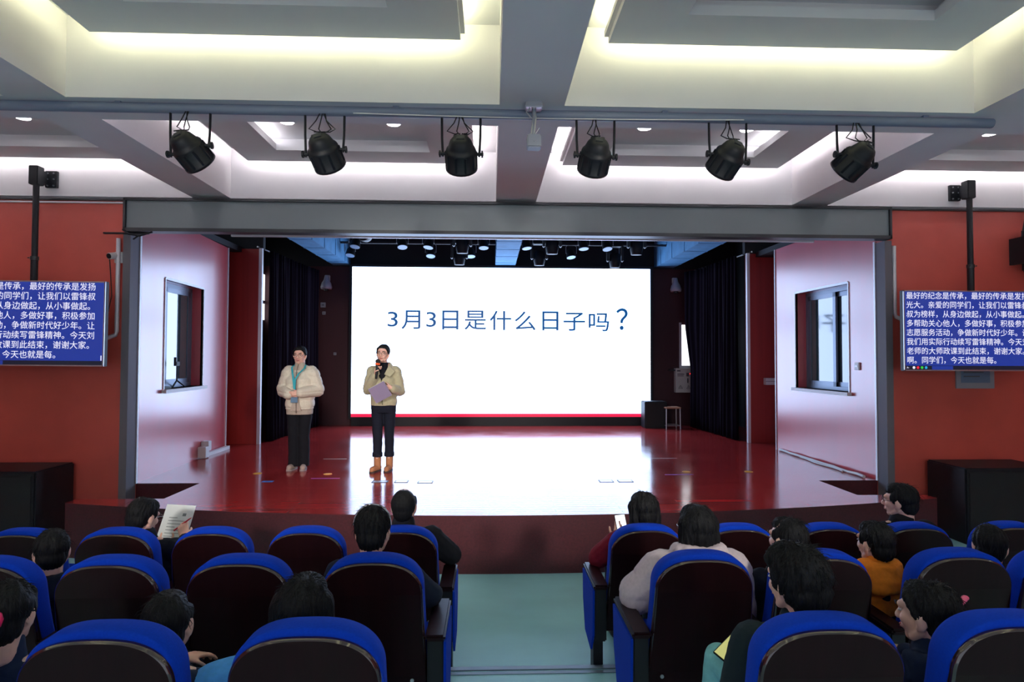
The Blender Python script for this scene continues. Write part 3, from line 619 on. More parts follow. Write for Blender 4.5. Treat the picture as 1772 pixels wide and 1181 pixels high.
# ------------------------------------------------------------------ small wall things
def conduit(label, pts): tag(MB().tube(pts, 0.024, 8).build('cable_conduit', M_ALU), label, 'conduit')
conduit('white cable conduit bending from the stage edge to the left monitor', [(-4.315, 7.17, 3.42), (-4.315, 7.17, 2.34), (-4.325, 7.17, 2.30), (-4.85, 7.17, 2.08)])
conduit('white cable conduit bending from the stage edge to the right monitor', [(4.90, 7.17, 3.42), (4.90, 7.17, 2.60), (4.91, 7.17, 2.56), (5.4, 7.17, 2.34)])
t = thing('wall_socket', 'white wall socket with a fat white plug on the left red wall', 'socket', (-4.33, 7.2, 3.2))
MB().box(-0.04, 0.055, -0.016, 0, -0.065, 0.065, bev=0.005).build('face_plate', M_PLASTIC, t); MB().cyl((-0.01, -0.015, 0.02), (-0.04, -0.11, 0.0), 0.042, 0.036).build('plug', M_PLASTIC, t)
MB().cyl((-0.04, -0.11, 0.0), (-0.043, -0.118, -0.002), 0.032, 0.03).build('plug_face', M_BLACKMETAL, t)
MB().tube([(-0.04, -0.1, -0.02), (-0.055, -0.05, -0.2), (-0.05, -0.03, -0.45), (-0.09, -0.03, -0.65), (-0.1, -0.03, -0.85)], 0.006, 6).build('cord', M_BLACKMETAL, t)
t = thing('framed_notice', 'pale framed notice on the wall under the right caption monitor', 'notice', (5.90, 7.2, 1.87))
MB().box(-0.24, 0.24, -0.02, 0, -0.18, 0.18, bev=0.004).build('frame', mat('pale_frame', S(150, 150, 158), 0.5), t); MB().box(-0.18, 0.18, -0.024, -0.018, -0.11, 0.12).build('sheet', mat('blue_grey_sheet', S(105, 125, 150), 0.6), t)
g = MB()
for k in range(3): g.box(-0.15, 0.15 - 0.05 * k, -0.026, -0.023, 0.06 - 0.05 * k, 0.075 - 0.05 * k)
g.build('print', M_INK, t)
t = thing('light_switch', 'small white switch plate beside the right stage window', 'switch', (4.77, 7.71, 1.95))
MB().box(-0.02, 0.0, -0.045, 0.045, -0.05, 0.05, bev=0.004).build('face_plate', M_PLASTIC, t); MB().box(-0.026, -0.018, -0.025, 0.025, -0.01, 0.012).build('rocker', M_ALU, t)
t = thing('floor_outlet', 'two white outlet boxes at the foot of the left pink wall', 'outlet', (-4.25, 9.2, 0.55))
MB().box(-0.06, 0.06, -0.09, 0.03, 0.0, 0.16, bev=0.006).xform(Matrix.Translation((0.03, -0.02, 0.01))).build('lower_box', M_PLASTIC, t); MB().box(-0.03, 0.08, 0.0, 0.1, 0.1, 0.24, bev=0.006).build('upper_box', M_PLASTIC, t)
tag(MB().box(-4.30, -4.235, 9.35, 10.1, ST, ST + 0.05).build('cable_trunking', M_PLASTIC), 'white cable trunking at the foot of the left pink wall', 'trunking')
g = MB(); g.tube([(4.70 + 0.012 * math.sin(k * 1.7), 7.5 + k * 0.17, ST + 0.018 + 0.004 * math.sin(k * 2.1)) for k in range(14)], 0.02, 8)
g.tube([(4.66 + 0.02 * math.sin(k * 1.1), 7.9 + k * 0.14, ST + 0.012) for k in range(9)], 0.012, 6)
tag(g.build('floor_cable', M_PLASTIC), 'bundle of white cable along the foot of the right pink wall', 'cable')
g = MB(); g.box(-4.45, -3.95, 7.1, 7.14, 3.462, 3.478); g.tube([(-4.17, 7.0, 3.49), (-4.10, 7.0, 3.44), (-3.98, 7.0, 3.42), (-3.85, 7.02, 3.47)], 0.012, 6); g.tube([(-3.98, 7.0, 3.43), (-4.05, 7.0, 3.38)], 0.01, 6)
tag(g.build('ticker_cable', M_BLACKMETAL), 'black cable looping under the left end of the ticker board', 'cable')
# horns, boxes, cabinet
def horn(x, label):
    t = thing('horn_lamp', label, 'lamp', (x, 13.55, 3.7), group='pale bell lamps on the back wall')
    MB().box(-0.06, 0.06, -0.06, 0, 0.02, 0.16, bev=0.012).build('bracket', M_PLASTIC, t)
    MB().lathe((0, -0.1, 0.14), (0, -0.12, -0.16), [(0, 0.04), (0.3, 0.06), (0.55, 0.1), (0.85, 0.125), (1, 0.115), (1.0, 0.09)], 24).build('shade', mat('pale_grey_shade', S(175, 180, 195), 0.5), t)
    MB().lathe((0, -0.12, -0.15), (0, -0.125, -0.2), [(0, 0.06), (1, 0.045)], 20).build('lens', M_DARKMETAL, t)
horn(-3.6, 'pale bell shaped lamp high on the back wall left of the screen'); horn(4.16, 'pale bell shaped lamp high on the back wall right of the screen')
for x, z, w, l in ((-3.69, 3.20, 0.055, 'square grey box under the left bell lamp'), (-3.67, 3.02, 0.035, 'small grey box, lower one under the left bell lamp'), (-3.42, 2.12, 0.03, 'tiny white sensor on the back wall behind the left presenter')):
    t = thing('wall_box', l, 'box', (x, 13.55, z)); MB().box(-w, w, -0.04, 0, -w, w, bev=0.004).build('cover', mat('grey_box_cover', S(150, 152, 165), 0.5), t); MB().box(-w * 0.5, w * 0.5, -0.044, -0.038, -w * 0.2, w * 0.1).build('slot', M_DARKMETAL, t)
t = thing('wing_box', 'small white box on the right wing wall', 'box', (4.96, 10.66, 1.64)); MB().box(-0.09, 0.09, -0.1, 0, -0.06, 0.06, bev=0.006).build('cover', M_PLASTIC, t); MB().box(-0.09, 0.09, -0.102, -0.09, 0.0, 0.006).build('seam', M_DARKMETAL, t)
t = thing('electrical_cabinet', 'pale grey electrical cabinet with warning signs on the back wall', 'cabinet', (4.30, 13.55, 1.28))
MB().box(-0.16, 0.17, -0.16, 0, 0, 0.54, bev=0.006).build('body', mat('cabinet_grey', S(208, 208, 200), 0.5), t)
MB().box(-0.152, 0.162, -0.17, -0.16, 0.01, 0.53, bev=0.003).build('door', mat('cabinet_grey', S(208, 208, 200), 0.5), t)
MB().box(0.09, 0.11, -0.185, -0.168, 0.22, 0.32).build('handle', M_DARKMETAL, t)
g = MB()
for xx in (-0.06, 0.12):
    for (a, b) in (((-0.045, 0), (0.045, 0)), ((0.045, 0), (0, 0.075)), ((0, 0.075), (-0.045, 0))): g.tube([(xx + a[0], -0.172, 0.09 + a[1]), (xx + b[0], -0.172, 0.09 + b[1])], 0.004, 5)
    g.box(xx - 0.004, xx + 0.004, -0.173, -0.17, 0.105, 0.14)
g.build('warning_sign', M_INK, t)
g = MB(); g.box(-0.13, 0.02, -0.172, -0.169, 0.40, 0.42); g.box(-0.13, 0.01, -0.172, -0.169, 0.365, 0.38); g.box(-0.14, -0.06, -0.172, -0.169, 0.47, 0.5); g.box(0.07, 0.13, -0.172, -0.169, 0.36, 0.44); g.build('print', mat('light_ink', S(95, 95, 98), 0.7), t)
MB().ell((0.155, -0.175, 0.42), (0.008, 0.006, 0.008)).build('indicator', mat('lit_red_indicator', (0.3, 0, 0), emit=(1, 0.02, 0.02), estr=2.5), t)

def speaker_cab(x0, x1, y0, y1, z0, z1, label, name='loudspeaker'):
    t = thing(name, label, 'loudspeaker', ((x0 + x1) / 2, (y0 + y1) / 2, z0)); w, d, h = (x1 - x0) / 2, (y1 - y0) / 2, z1 - z0
    MB().box(-w, w, -d, d, 0, h, bev=0.015).build('enclosure', M_BLACKMETAL, t)
    MB().box(-w + 0.03, w - 0.03, -d - 0.012, -d + 0.01, 0.04, h - 0.04, bev=0.008).build('grille', mat('black_grille', (0.008, 0.009, 0.011), 0.7, noise_amt=0.4, noise_scale=(200, 200, 200)), t)
    return t
speaker_cab(-5.75, -4.74, 6.55, 7.15, 0, 0.84, 'large black floor loudspeaker against the left red wall')
speaker_cab(5.25, 6.3, 6.55, 7.15, 0, 0.84, 'large black floor loudspeaker against the right red wall')
speaker_cab(3.30, 3.78, 12.85, 13.2, ST, 1.12, 'black box speaker on stage at the right foot of the screen')
t = thing('wall_speaker', 'black loudspeaker hung on the right red wall at the picture edge', 'loudspeaker', (6.62, 7.0, 3.1))
MB().box(-0.2, 0.25, -0.2, 0.1, 0, 0.52, bev=0.02).build('enclosure', M_BLACKMETAL, t); g = MB(); g.box(-0.25, -0.2, -0.02, 0.2, 0.1, 0.42); g.tube([(-0.22, 0.05, 0.42), (-0.12, 0.1, 0.7), (-0.05, 0.16, 0.75)], 0.01, 6); g.build('bracket', M_BLACKMETAL, t)
# stool
t = thing('stool', 'square stool with wooden seat and metal legs on stage right of the black box', 'stool', (3.87, 12.85, ST))
MB().box(-0.165, 0.165, -0.16, 0.16, 0.43, 0.46, bev=0.008).build('seat', mat('pale_wood', S(190, 140, 110), 0.5), t)
for a in (-1, 1):
    for b in (-1, 1): MB().cyl((a * 0.15, b * 0.145, 0), (a * 0.145, b * 0.14, 0.43), 0.014, n=10).build('leg', M_STEEL, t)
g = MB()
for a in (-1, 1): g.cyl((a * 0.148, -0.14, 0.07), (a * 0.148, 0.14, 0.07), 0.009, n=8); g.cyl((-0.148, a * 0.14, 0.07), (0.148, a * 0.14, 0.07), 0.009, n=8)
g.build('stretcher', M_STEEL, t)
# tapes and markers on the stage floor
for x, y, w in ((-2.98, 7.95, 'left of both presenters'), (-2.07, 7.89, 'between the presenters'), (2.59, 7.95, 'right of the screen reflection'), (3.42, 7.94, 'farthest to the right')):
    tag(MB().lathe((x, y, ST), (x, y, ST + 0.004), [(0, 0.055), (1, 0.053)], 20).build('floor_marker', mat('yellow_tape', S(215, 160, 40), 0.6)), 'round yellow marker on the red stage floor, ' + w, 'floor marker', 'yellow markers on the stage')
tag(MB().box(-2.73, -2.60, 7.40, 7.47, ST, ST + 0.003).build('floor_marker', mat('blue_tape', S(40, 110, 190), 0.6)), 'small blue tape patch on the stage floor at left', 'floor marker')
for x0, x1, y, c, l in ((-2.44, -2.10, 9.04, (150, 175, 170), 'pale tape strip on the stage behind the presenters'), (2.43, 2.80, 9.01, (150, 175, 170), 'pale tape strip on the stage at right'), (-2.2, -1.85, 7.6, (130, 70, 190), 'violet tape strip on the stage near the presenters'), (2.25, 2.62, 7.75, (120, 80, 200), 'violet tape strip on the stage at right')):
    tag(MB().box(x0, x1, y, y + 0.022, ST, ST + 0.002).build('floor_tape', mat('tape_%d_%d_%d' % c, S(*c), 0.5)), l, 'tape')
for x0, x1, y, l in ((-1.41, -1.22, 7.40, 'left one of three near the front of the stage'), (-1.14, -0.98, 7.40, 'middle one of three near the front of the stage'), (-0.86, -0.68, 7.36, 'right one of three near the front of the stage'), (1.33, 1.5, 7.37, 'left one by the screen reflection edge'), (1.56, 1.74, 7.37, 'right one by the screen reflection edge')):
    t = thing('floor_hatch', 'small floor hatch with pale rim, ' + l, 'floor hatch', ((x0 + x1) / 2, y, ST), group='small hatches in the stage floor')
    w = (x1 - x0) / 2; g = MB(); g.box(-w, w, -0.06, -0.05, 0, 0.004); g.box(-w, w, 0.05, 0.06, 0, 0.004); g.box(-w, -w + 0.012, -0.06, 0.06, 0, 0.004); g.box(w - 0.012, w, -0.06, 0.06, 0, 0.004); g.build('rim', M_DARKMETAL, t)
    MB().box(-w + 0.012, w - 0.012, -0.05, 0.05, 0, 0.003).build('cover', M_STEEL, t)
# tripod on the left sill
t = thing('phone_tripod', 'small black tripod standing on the left window sill', 'tripod', (-4.32, 8.55, 1.62))
for a in range(3): q = a * 2 * PI / 3 + 0.5; MB().tube([(0, 0, 0.1), (0.1 * math.cos(q), 0.13 * math.sin(q), 0.005)], [0.011, 0.007], 8).build('leg', M_BLACKMETAL, t)
MB().cyl((0, 0, 0.08), (0, 0, 0.3), 0.011, n=10).build('pole', M_BLACKMETAL, t)
g = MB(); g.box(-0.02, 0.02, -0.05, 0.04, 0.3, 0.36, bev=0.006); g.box(-0.015, 0.015, -0.06, -0.045, 0.3, 0.42); g.build('clamp', M_BLACKMETAL, t)
tag(MB().box(-4.36, -4.26, 8.05, 8.3, 1.62, 1.65, bev=0.006).build('phone', M_BLACKMETAL), 'dark device lying on the left window sill', 'device')

# ------------------------------------------------------------------ auditorium chairs
def back_outline(hb, ht, z0, z1, r, n=40):
    """front view outline of a seat back: (x, z), from the bottom left over the arched top to the bottom right"""
    zs = z1 - r
    left = [(-(hb + (ht - hb) * k / 5), z0 + (zs - z0) * k / 5) for k in range(5)]
    top = []
    for k in range(n + 1):
        q = PI * k / n; c, d = math.cos(q), math.sin(q)
        top.append((-ht * math.copysign(abs(c) ** (2 / 2.75), c), zs + r * abs(d) ** (2 / 2.1)))
    return left + top + [(-x, z) for x, z in reversed(left)]
def back_y(z): u = (1.02 - z) / 0.66; return 0.15 * u - 0.03 * math.sin(PI * max(0, min(1, u)))
def back_solid(mbx, hb, ht, z0, z1, r, steps):
    rs = []
    for d, ins in steps:
        rs.append([V((x, back_y(z) + d, z)) for x, z in back_outline(hb - ins, ht - ins, z0 + ins, z1 - ins, max(r - ins * 0.6, 0.02))])
    return mbx.rings(rs)
G_ROW = {1: 'auditorium chairs in the front row', 2: 'auditorium chairs in the second row', 3: 'auditorium chairs in the nearest row'}
def make_chair(folded, left_arm, right_arm, aisle):
    t = thing('auditorium_chair', 'chair', 'chair')
    back_solid(MB(), 0.240, 0.224, 0.40, 1.02, 0.15, [(0.0, 0.02), (0.0, 0.006), (0.012, 0.0), (0.085, 0.0), (0.11, 0.012), (0.125, 0.035), (0.13, 0.07)]).build('back_cushion', M_BLUE, t)
    g = MB(); back_solid(g, 0.242, 0.225, 0.33, 0.997, 0.142, [(0.0, 0.0), (-0.010, 0.0), (-0.014, 0.0015), (-0.019, 0.007)])
    ob = g.build('back_panel', [M_DARKWOOD, M_EDGEWOOD], t)
    for p in ob.data.polygons:
        if len(p.vertices) == 4: p.material_index = 1
    g = MB()
    for s_ in (-1, 1): g.cyl((s_ * 0.17, back_y(0.42) - 0.026, 0.42), (s_ * 0.17, back_y(0.42) - 0.03, 0.42), 0.009, n=10)
    g.build('screw', M_STEEL, t)
    g = MB(); g.box(-0.225, 0.225, -0.01, 0.42, -0.05, 0.06, bev=0.03)
    if folded: g.xform(Matrix.Translation((0, 0.26, 0.38)) @ Matrix.Rotation(math.radians(52), 4, 'X') @ Matrix.Scale(0.85, 4))
    else: g.xform(Matrix.Translation((0, 0.20, 0.42)))
    g.build('seat_cushion', M_BLUE, t)
    def arm(x, side):
        g = MB(); g.box(x - 0.046, x + 0.046, 0.03, 0.47, 0.625, 0.655, bev=0.01); g.build('armrest', M_EDGEWOOD if False else M_DARKWOOD, t)
        g = MB(); g.box(x - 0.038, x + 0.038, 0.06, 0.42, 0.30, 0.627, bev=0.008); g.build('arm_support', M_BLACKMETAL, t)
        g = MB(); g.box(x - 0.03, x + 0.03, 0.14, 0.26, 0.012, 0.31, bev=0.006); g.build('leg', M_BLACKMETAL, t)
        g = MB(); g.box(x - 0.05, x + 0.05, 0.08, 0.34, 0.0, 0.014, bev=0.004); g.build('foot_plate', M_DARKMETAL, t)
        if side:
            prof = [(0.05, 0.618), (0.46, 0.618), (0.44, 0.42), (0.36, 0.25), (0.14, 0.22), (0.06, 0.34)]
            xa, xb = sorted((x + side * 0.038, x + side * 0.05))
            g = MB(); g.rings([[V((xa, y, z)) for y, z in prof], [V((xb, y, z)) for y, z in prof]], smooth=False); g.build('side_panel', M_BLUE, t)
    if left_arm: arm(-0.28, -1 if aisle < 0 else 0)
    if right_arm: arm(0.28, 1 if aisle > 0 else 0)
    return t
ROWS = {1: (3.70, 0.0), 2: (2.77, 0.13), 3: (1.84, 0.225)}
CH = [  # row, x, occupied, side (L block / R block), aisle seat, label
    (1, -0.54, 1, 'L', 1, 'front row aisle chair holding the balding man in black, left block'),
    (1, -1.10, 0, 'L', 0, 'empty front row chair, second from the aisle in the left block'),
    (1, -1.66, 0, 'L', 0, 'empty front row chair just right of the man holding the paper'),
    (1, -2.22, 1, 'L', 0, 'front row chair of the man holding the paper, left block'),
    (1, -2.78, 0, 'L', 0, 'front row chair at the left picture edge'),
    (2, -0.525, 1, 'L', 1, 'second row aisle chair of the woman with a hairband, left block'),
    (2, -1.12, 0, 'L', 0, 'empty second row chair in front of the long-haired woman, left block'),
    (2, -1.69, 0, 'L', 0, 'second row chair in front of the short-haired boy, left block'),
    (2, -2.24, 1, 'L', 0, 'second row chair cut by the left edge, behind a small child'),
    (3, -0.545, 1, 'L', 1, 'nearest row chair of the long-haired woman, left of the aisle'),
    (3, -1.15, 1, 'L', 0, 'nearest row chair of the boy in light blue, bottom left'),
    (3, -1.75, 1, 'L', 0, 'nearest row chair of the ponytailed girl, beyond the left edge'),
    (1, 0.967, 1, 'R', -1, 'front row aisle chair of the woman in red, right block'),
    (1, 1.54, 0, 'R', 0, 'empty front row chair right of the woman in red'),
    (1, 2.115, 0, 'R', 0, 'empty front row chair left of the man with glasses, right block'),
    (1, 2.66, 1, 'R', 0, 'front row chair of the man with glasses, right block'),
    (1, 3.28, 0, 'R', 0, 'front row chair in front of the black loudspeaker at the right edge'),
    (2, 0.985, 1, 'R', -1, 'second row aisle chair of the woman in the padded coat'),
    (2, 1.545, 1, 'R', 0, 'second row chair hidden partly by the big-haired boy, right block'),
    (2, 2.21, 1, 'R', 0, 'second row chair behind the girl with the pink clip'),
    (2, 2.72, 1, 'R', 0, 'second row chair cut by the right picture edge'),
    (3, 1.05, 1, 'R', -1, 'nearest row chair of the boy holding a phone, right of the aisle'),
    (3, 1.65, 1, 'R', 0, 'nearest row chair of the girl with the pink clip, bottom right'),
]
protos = {}
for row, x, occ, blk, ais, lab in CH:
    # in the left block each chair carries the arm on its right, in the right block the one on its left
    bare = row == 3 and ais != 0                     # the nearest aisle chairs show no armrest on the aisle
    key = (1 - occ, blk, ais, bare)
    yy, zz = ROWS[row]
    full = 'blue and dark wood ' + lab if len(lab.split()) <= 12 else lab
    if key not in protos:
        protos[key] = t = make_chair(1 - occ, blk == 'R' and not bare, blk == 'L' and not bare, ais); t.location = (x, yy, zz); t['label'] = full; t['group'] = G_ROW[row]
    else: dup(protos[key], (x, yy, zz), None, full, G_ROW[row])

# ------------------------------------------------------------------ people
def hand_prims(g, wr, f, nrm, curl, side, s=1.0):
    """wrist, finger direction, palm normal, curl per joint (rad), thumb side"""
    wr, f, nrm = V(wr), V(f).normalized(), V(nrm).normalized()
    nrm = (nrm - f * nrm.dot(f)).normalized(); l = f.cross(nrm).normalized() * side      # l points to the thumb side
    for k, o in enumerate((0.027, 0.009, -0.009, -0.026)):
        kn = wr + (f * (0.088, 0.092, 0.088, 0.078)[k] + l * o) * s
        g.cap(wr + (f * 0.01 + l * o * 0.55) * s, 0.014 * s, kn, 0.0105 * s, 8)
        d = f.copy(); p = kn
        for j, ln in enumerate((0.042, 0.026, 0.021)):
            q = curl * (0.75 + 0.12 * k) * (1.0 if j else 0.8); d = (d * math.cos(q) + (nrm - d * nrm.dot(d)).normalized() * math.sin(q)).normalized()
            e = p + d * ln * s * (0.95, 1.05, 0.98, 0.78)[k]; g.cap(p, (0.0095, 0.0088, 0.008)[j] * s, e, (0.0088, 0.008, 0.007)[j] * s, 8); p = e
    g.cap(wr + l * 0.012 * s, 0.015 * s, wr + (f * 0.045 + l * 0.033 + nrm * 0.012) * s, 0.0125 * s, 8)
    p = wr + (f * 0.045 + l * 0.033 + nrm * 0.012) * s; d = (f * 0.75 + l * 0.45 + nrm * (0.3 + 0.4 * min(curl, 1))).normalized()
    e = p + d * 0.034 * s; g.cap(p, 0.011 * s, e, 0.0095 * s, 8); d = (d + nrm * 0.35 * curl - l * 0.4 * curl).normalized(); g.cap(e, 0.0095 * s, e + d * 0.027 * s, 0.0078 * s, 8)

def human(label, loc, rz, J, cfg, voxel=0.006):
    """J: joints in the figure's own frame (facing -y); cfg: clothes, hair, face"""
    t = thing('person', label, 'person', loc, rz, cfg.get('group'))
    hs = cfg.get('hs', 1.0); ws = cfg.get('ws', 1.0)
    Rh = Euler(cfg.get('head_rot', (0, 0, 0)), 'YXZ').to_matrix(); Hc = V(J['head'])
    HT = Matrix.Translation(Hc) @ Rh.to_4x4() @ Matrix.Scale(hs, 4)
    g = MB(); h = MB()
    h.ell((0, 0.012, 0.025), (0.072, 0.09, 0.084)); h.ell((0, -0.025, -0.026), (0.058, 0.06, 0.080)); h.ell((0, -0.056, -0.088), (0.024, 0.025, 0.023))
    for s_ in (-1, 1):
        h.ell((s_ * 0.034, -0.052, -0.026), (0.023, 0.027, 0.026)); h.ell((s_ * 0.010, -0.097, -0.036), (0.009, 0.010, 0.008))
        h.ell((s_ * 0.073, 0.012, -0.012), (0.008, 0.019, 0.031), Euler((0.15, 0, s_ * 0.35)).to_matrix()); h.ell((s_ * 0.07, 0.0, -0.036), (0.008, 0.009, 0.012))
        h.cap((s_ * 0.036, -0.034, -0.082), 0.017, (s_ * 0.054, 0.005, -0.05), 0.016)
    h.cap((0, -0.084, 0.004), 0.008, (0, -0.105, -0.032), 0.0105); h.cap((-0.032, -0.074, 0.02), 0.014, (0.032, -0.074, 0.02), 0.014)
    h.ell((0, -0.082, -0.062), (0.024, 0.012, 0.011)); h.cap((0, 0.025, -0.06), 0.053, (0, 0.03, -0.12), 0.05)
    h.xform(HT); g.add(h.v, h.f, 0)
    nk = V(J['neck']); g.cap(HT @ V((0, 0.028, -0.10)), 0.05 * hs, nk, 0.058 * ws)
    pv, ch = V(J['pelvis']), V(J['chest']); sL, sR = V(J['sh'][0]), V(J['sh'][1])
    g.cap(pv, 0.092 * ws, ch, 0.1 * ws); g.ell(ch, (0.135 * ws, 0.09 * ws, 0.14 * ws)); g.cap(sL, 0.052 * ws, sR, 0.052 * ws); g.cap(sL, 0.05 * ws, nk, 0.05 * ws); g.cap(sR, 0.05 * ws, nk, 0.05 * ws)
    g.cap(V(J['hip'][0]), 0.078 * ws, V(J['hip'][1]), 0.078 * ws)
    for k in (0, 1):
        sh, el, wr = V(J['sh'][k]), V(J['el'][k]), V(J['wr'][k])
        g.cap(sh, 0.047 * ws, el, 0.038 * ws); g.cap(el, 0.038 * ws, wr, 0.026 * ws)
        fd, pn, cu, sd = cfg['hands'][k]; hand_prims(g, wr, fd, pn, cu, sd, cfg.get('hand_s', 0.95 * ws))
        hp, kn, an, toe = V(J['hip'][k]), V(J['kn'][k]), V(J['an'][k]), V(J['toe'][k])
        g.cap(hp, 0.075 * ws, kn, 0.05 * ws); g.cap(kn, 0.05 * ws, an, 0.034 * ws); g.cap(an + V((0, 0.02, -0.03)), 0.032, toe, 0.024)
    fuse(g, 'body', M_SKIN, t, cfg.get('voxel', voxel), 2)
    # face details
    if cfg.get('face', True):
        for s_ in (-1, 1):
            e = MB(); e.ell((s_ * 0.031, -0.0765, 0.0), (0.0125, 0.006, 0.0055), n=12, m=8); e.ell((s_ * 0.031, -0.0800, 0.0), (0.0052, 0.0035, 0.0052), n=10, m=6)
            e.mi = [0] * (12 * 6 + 0) + [1] * (len(e.f) - 72); e.mi = e.mi[:len(e.f)]
            e.xform(HT).build('eye', [mat('eye_white', (0.6, 0.58, 0.56), 0.3), mat('eye_iris', (0.012, 0.008, 0.006), 0.2)], t)
            b = MB(); b.tube([(s_ * 0.014, -0.091, 0.021), (s_ * 0.032, -0.0925, 0.0255), (s_ * 0.048, -0.082, 0.02)], [0.003, 0.0035, 0.002], 6).xform(HT).build('eyebrow', M_HAIR, t)
        l = MB(); l.ell((0, -0.0885, -0.058), (0.021, 0.0065, 0.0045), n=12, m=8); l.ell((0, -0.0885, -0.067), (0.018, 0.0065, 0.005), n=12, m=8); l.xform(HT).build('lips', mat('lips', S(175, 88, 84), 0.45), t)
    # hair
    hk = cfg.get('hair', 'short'); q = MB()
    if hk in ('short', 'crop', 'big', 'bob', 'long', 'tied', 'bald'):
        grow = {'short': 0.0, 'crop': -0.004, 'big': 0.016, 'bob': 0.006, 'long': 0.006, 'tied': 0.001, 'bald': -0.003}[hk]
        q.ell((0, 0.026, 0.032), (0.081 + grow, 0.087 + grow, 0.085 + grow))
        if hk == 'tied': q.ell((0, -0.012, 0.068), (0.058, 0.057, 0.045))
        elif hk != 'bald': q.ell((0, -0.02, 0.066), (0.062 + grow, 0.061 + grow, 0.046 + grow))
        q.ell((0, 0.05, -0.02), (0.068 + grow, 0.058 + grow, 0.07 + grow * 0.6))
        if hk != 'tied':
            for s_ in (-1, 1): q.ell((s_ * 0.066, -0.010, 0.026), (0.014, 0.028, 0.04 + grow))
    if hk == 'bald':
        q = MB(); q.ell((0, 0.028, 0.018), (0.080, 0.086, 0.0905)); q.ell((0, 0.055, -0.025), (0.066, 0.055, 0.066))
        for s_ in (-1, 1): q.ell((s_ * 0.066, -0.012, 0.018), (0.015, 0.028, 0.045))
    if hk in ('bob', 'long'):
        L_ = 0.10 if hk == 'bob' else 0.26
        for s_ in (-1, 0, 1): q.cap((s_ * 0.05, 0.055 - abs(s_) * 0.03, 0.03), 0.055, (s_ * 0.062, 0.06 - abs(s_) * 0.03, -L_), 0.045)
    if hk == 'tied':
        q.ell((0, 0.10, -0.02), (0.034, 0.034, 0.038))
        for s_ in (-1, 1): q.cap((s_ * 0.012, -0.052, 0.088), 0.016, (s_ * 0.058, -0.04, 0.056), 0.015); q.cap((s_ * 0.058, -0.04, 0.056), 0.015, (s_ * 0.075, 0.0, 0.002), 0.012)
    if hk == 'tied' and cfg.get('pony'):
        py = cfg['pony']; p0 = V((0.0, 0.11, 0.02)); pts = [p0, p0 + V((0.01, 0.04, -0.01)), p0 + V(py) * 0.5 + V((0, 0.03, 0)), p0 + V(py)]
        for a, b, ra, rb in zip(pts, pts[1:], (0.022, 0.03, 0.036), (0.03, 0.036, 0.014)): q.cap(a, ra, b, rb)
    q.xform(HT)
    amp = cfg.get('hair_amp', 0.006); sd = len(bpy.data.objects)
    Ri = HT.inverted()
    def tousle(co, no):
        out = co
        for i in range(len(co)):
            p = Ri @ V(co[i]); pol = math.atan2(p.x, p.y + 0.03)
            out[i] = co[i] + no[i] * amp * (noise.noise(V((pol * 9 + sd, p.z * 14, sd))) + 0.6 * noise.noise(V((pol * 26, p.z * 22 + sd, 3))))
        return out
    fuse(q, 'hair', M_HAIR, t, 0.0055, 2, tousle)
    if cfg.get('strands'):
        st = MB(); rg = random.Random(sd)
        for k in range(cfg['strands']):
            u, w_ = rg.uniform(-PI, PI), rg.uniform(-0.35, 1.45); gr = {'big': 0.016, 'bob': 0.006, 'long': 0.006}.get(hk, 0.0)
            d = V((math.cos(w_) * math.cos(u), math.cos(w_) * math.sin(u), math.sin(w_)))
            if d.y < -0.05 and d.z < 0.7: continue
            p = V((0, 0.026, 0.032)) + V((d.x * (0.08 + gr), d.y * (0.086 + gr), d.z * (0.084 + gr)))
            dn = (V((d.x * 0.8, d.y * 0.8, -0.9)) - d * d.dot(V((d.x * 0.8, d.y * 0.8, -0.9)))).normalized() if abs(d.z) < 0.98 else V((1, 0, 0))
            dn = (dn + V((rg.uniform(-.5, .5), rg.uniform(-.5, .5), rg.uniform(-.3, .3)))).normalized(); ln = rg.uniform(0.02, 0.045)
            st.tube([p - d * 0.004, p + dn * ln * 0.5 + d * 0.006, p + dn * ln + d * rg.uniform(0.0, 0.012)], [0.0014, 0.0011, 0.0004], 3)
        o = st.xform(HT).build('loose_hair', M_HAIR, t); o['kind'] = 'stuff'
    if cfg.get('tie'):
        c, pos, r = cfg['tie']; MB().tube([V(pos) + V((r * math.cos(a * PI / 6), 0.2 * r * math.cos(a * PI / 6), r * math.sin(a * PI / 6))) for a in range(12)], r * 0.42, 8, closed=True).xform(HT).build('hair_tie', mat('hair_tie_%d_%d_%d' % c, S(*c), 0.5), t)
    if cfg.get('clip'):
        e = MB()
        for k in range(4): e.ell((cfg['clip'][0] + 0.014 * k, cfg['clip'][1], cfg['clip'][2] - 0.004 * k), (0.011, 0.013, 0.009), n=10, m=6)
        fuse(e.xform(HT), 'hair_clip', mat('pink_clip', S(225, 90, 130), 0.4), t, 0.003, 1)
    if cfg.get('band'):
        pts = [(0.088 * math.cos(a), 0.03 + cfg['band'] * 1.0, 0.03 + 0.094 * math.sin(a)) for a in [PI * k / 14 for k in range(15)]]
        MB().tube(pts, 0.0055, 8).xform(HT).build('hairband', mat('shiny_band', (0.3, 0.3, 0.33), 0.15, metal=0.8), t)
    if cfg.get('glasses'):
        e = MB()
        for s_ in (-1, 1):
            e.tube([(s_ * 0.033 + 0.024 * math.cos(a * PI / 8), -0.098 + 0.1 * abs(0.024 * math.cos(a * PI / 8)), -0.002 + 0.019 * math.sin(a * PI / 8)) for a in range(16)], 0.0017, 6, closed=True)
            e.tube([(s_ * 0.057, -0.094, 0.004), (s_ * 0.072, -0.06, 0.006), (s_ * 0.076, 0.01, 0.004)], 0.0017, 6)
        e.tube([(-0.01, -0.099, 0.002), (0, -0.101, 0.005), (0.01, -0.099, 0.002)], 0.0016, 6)
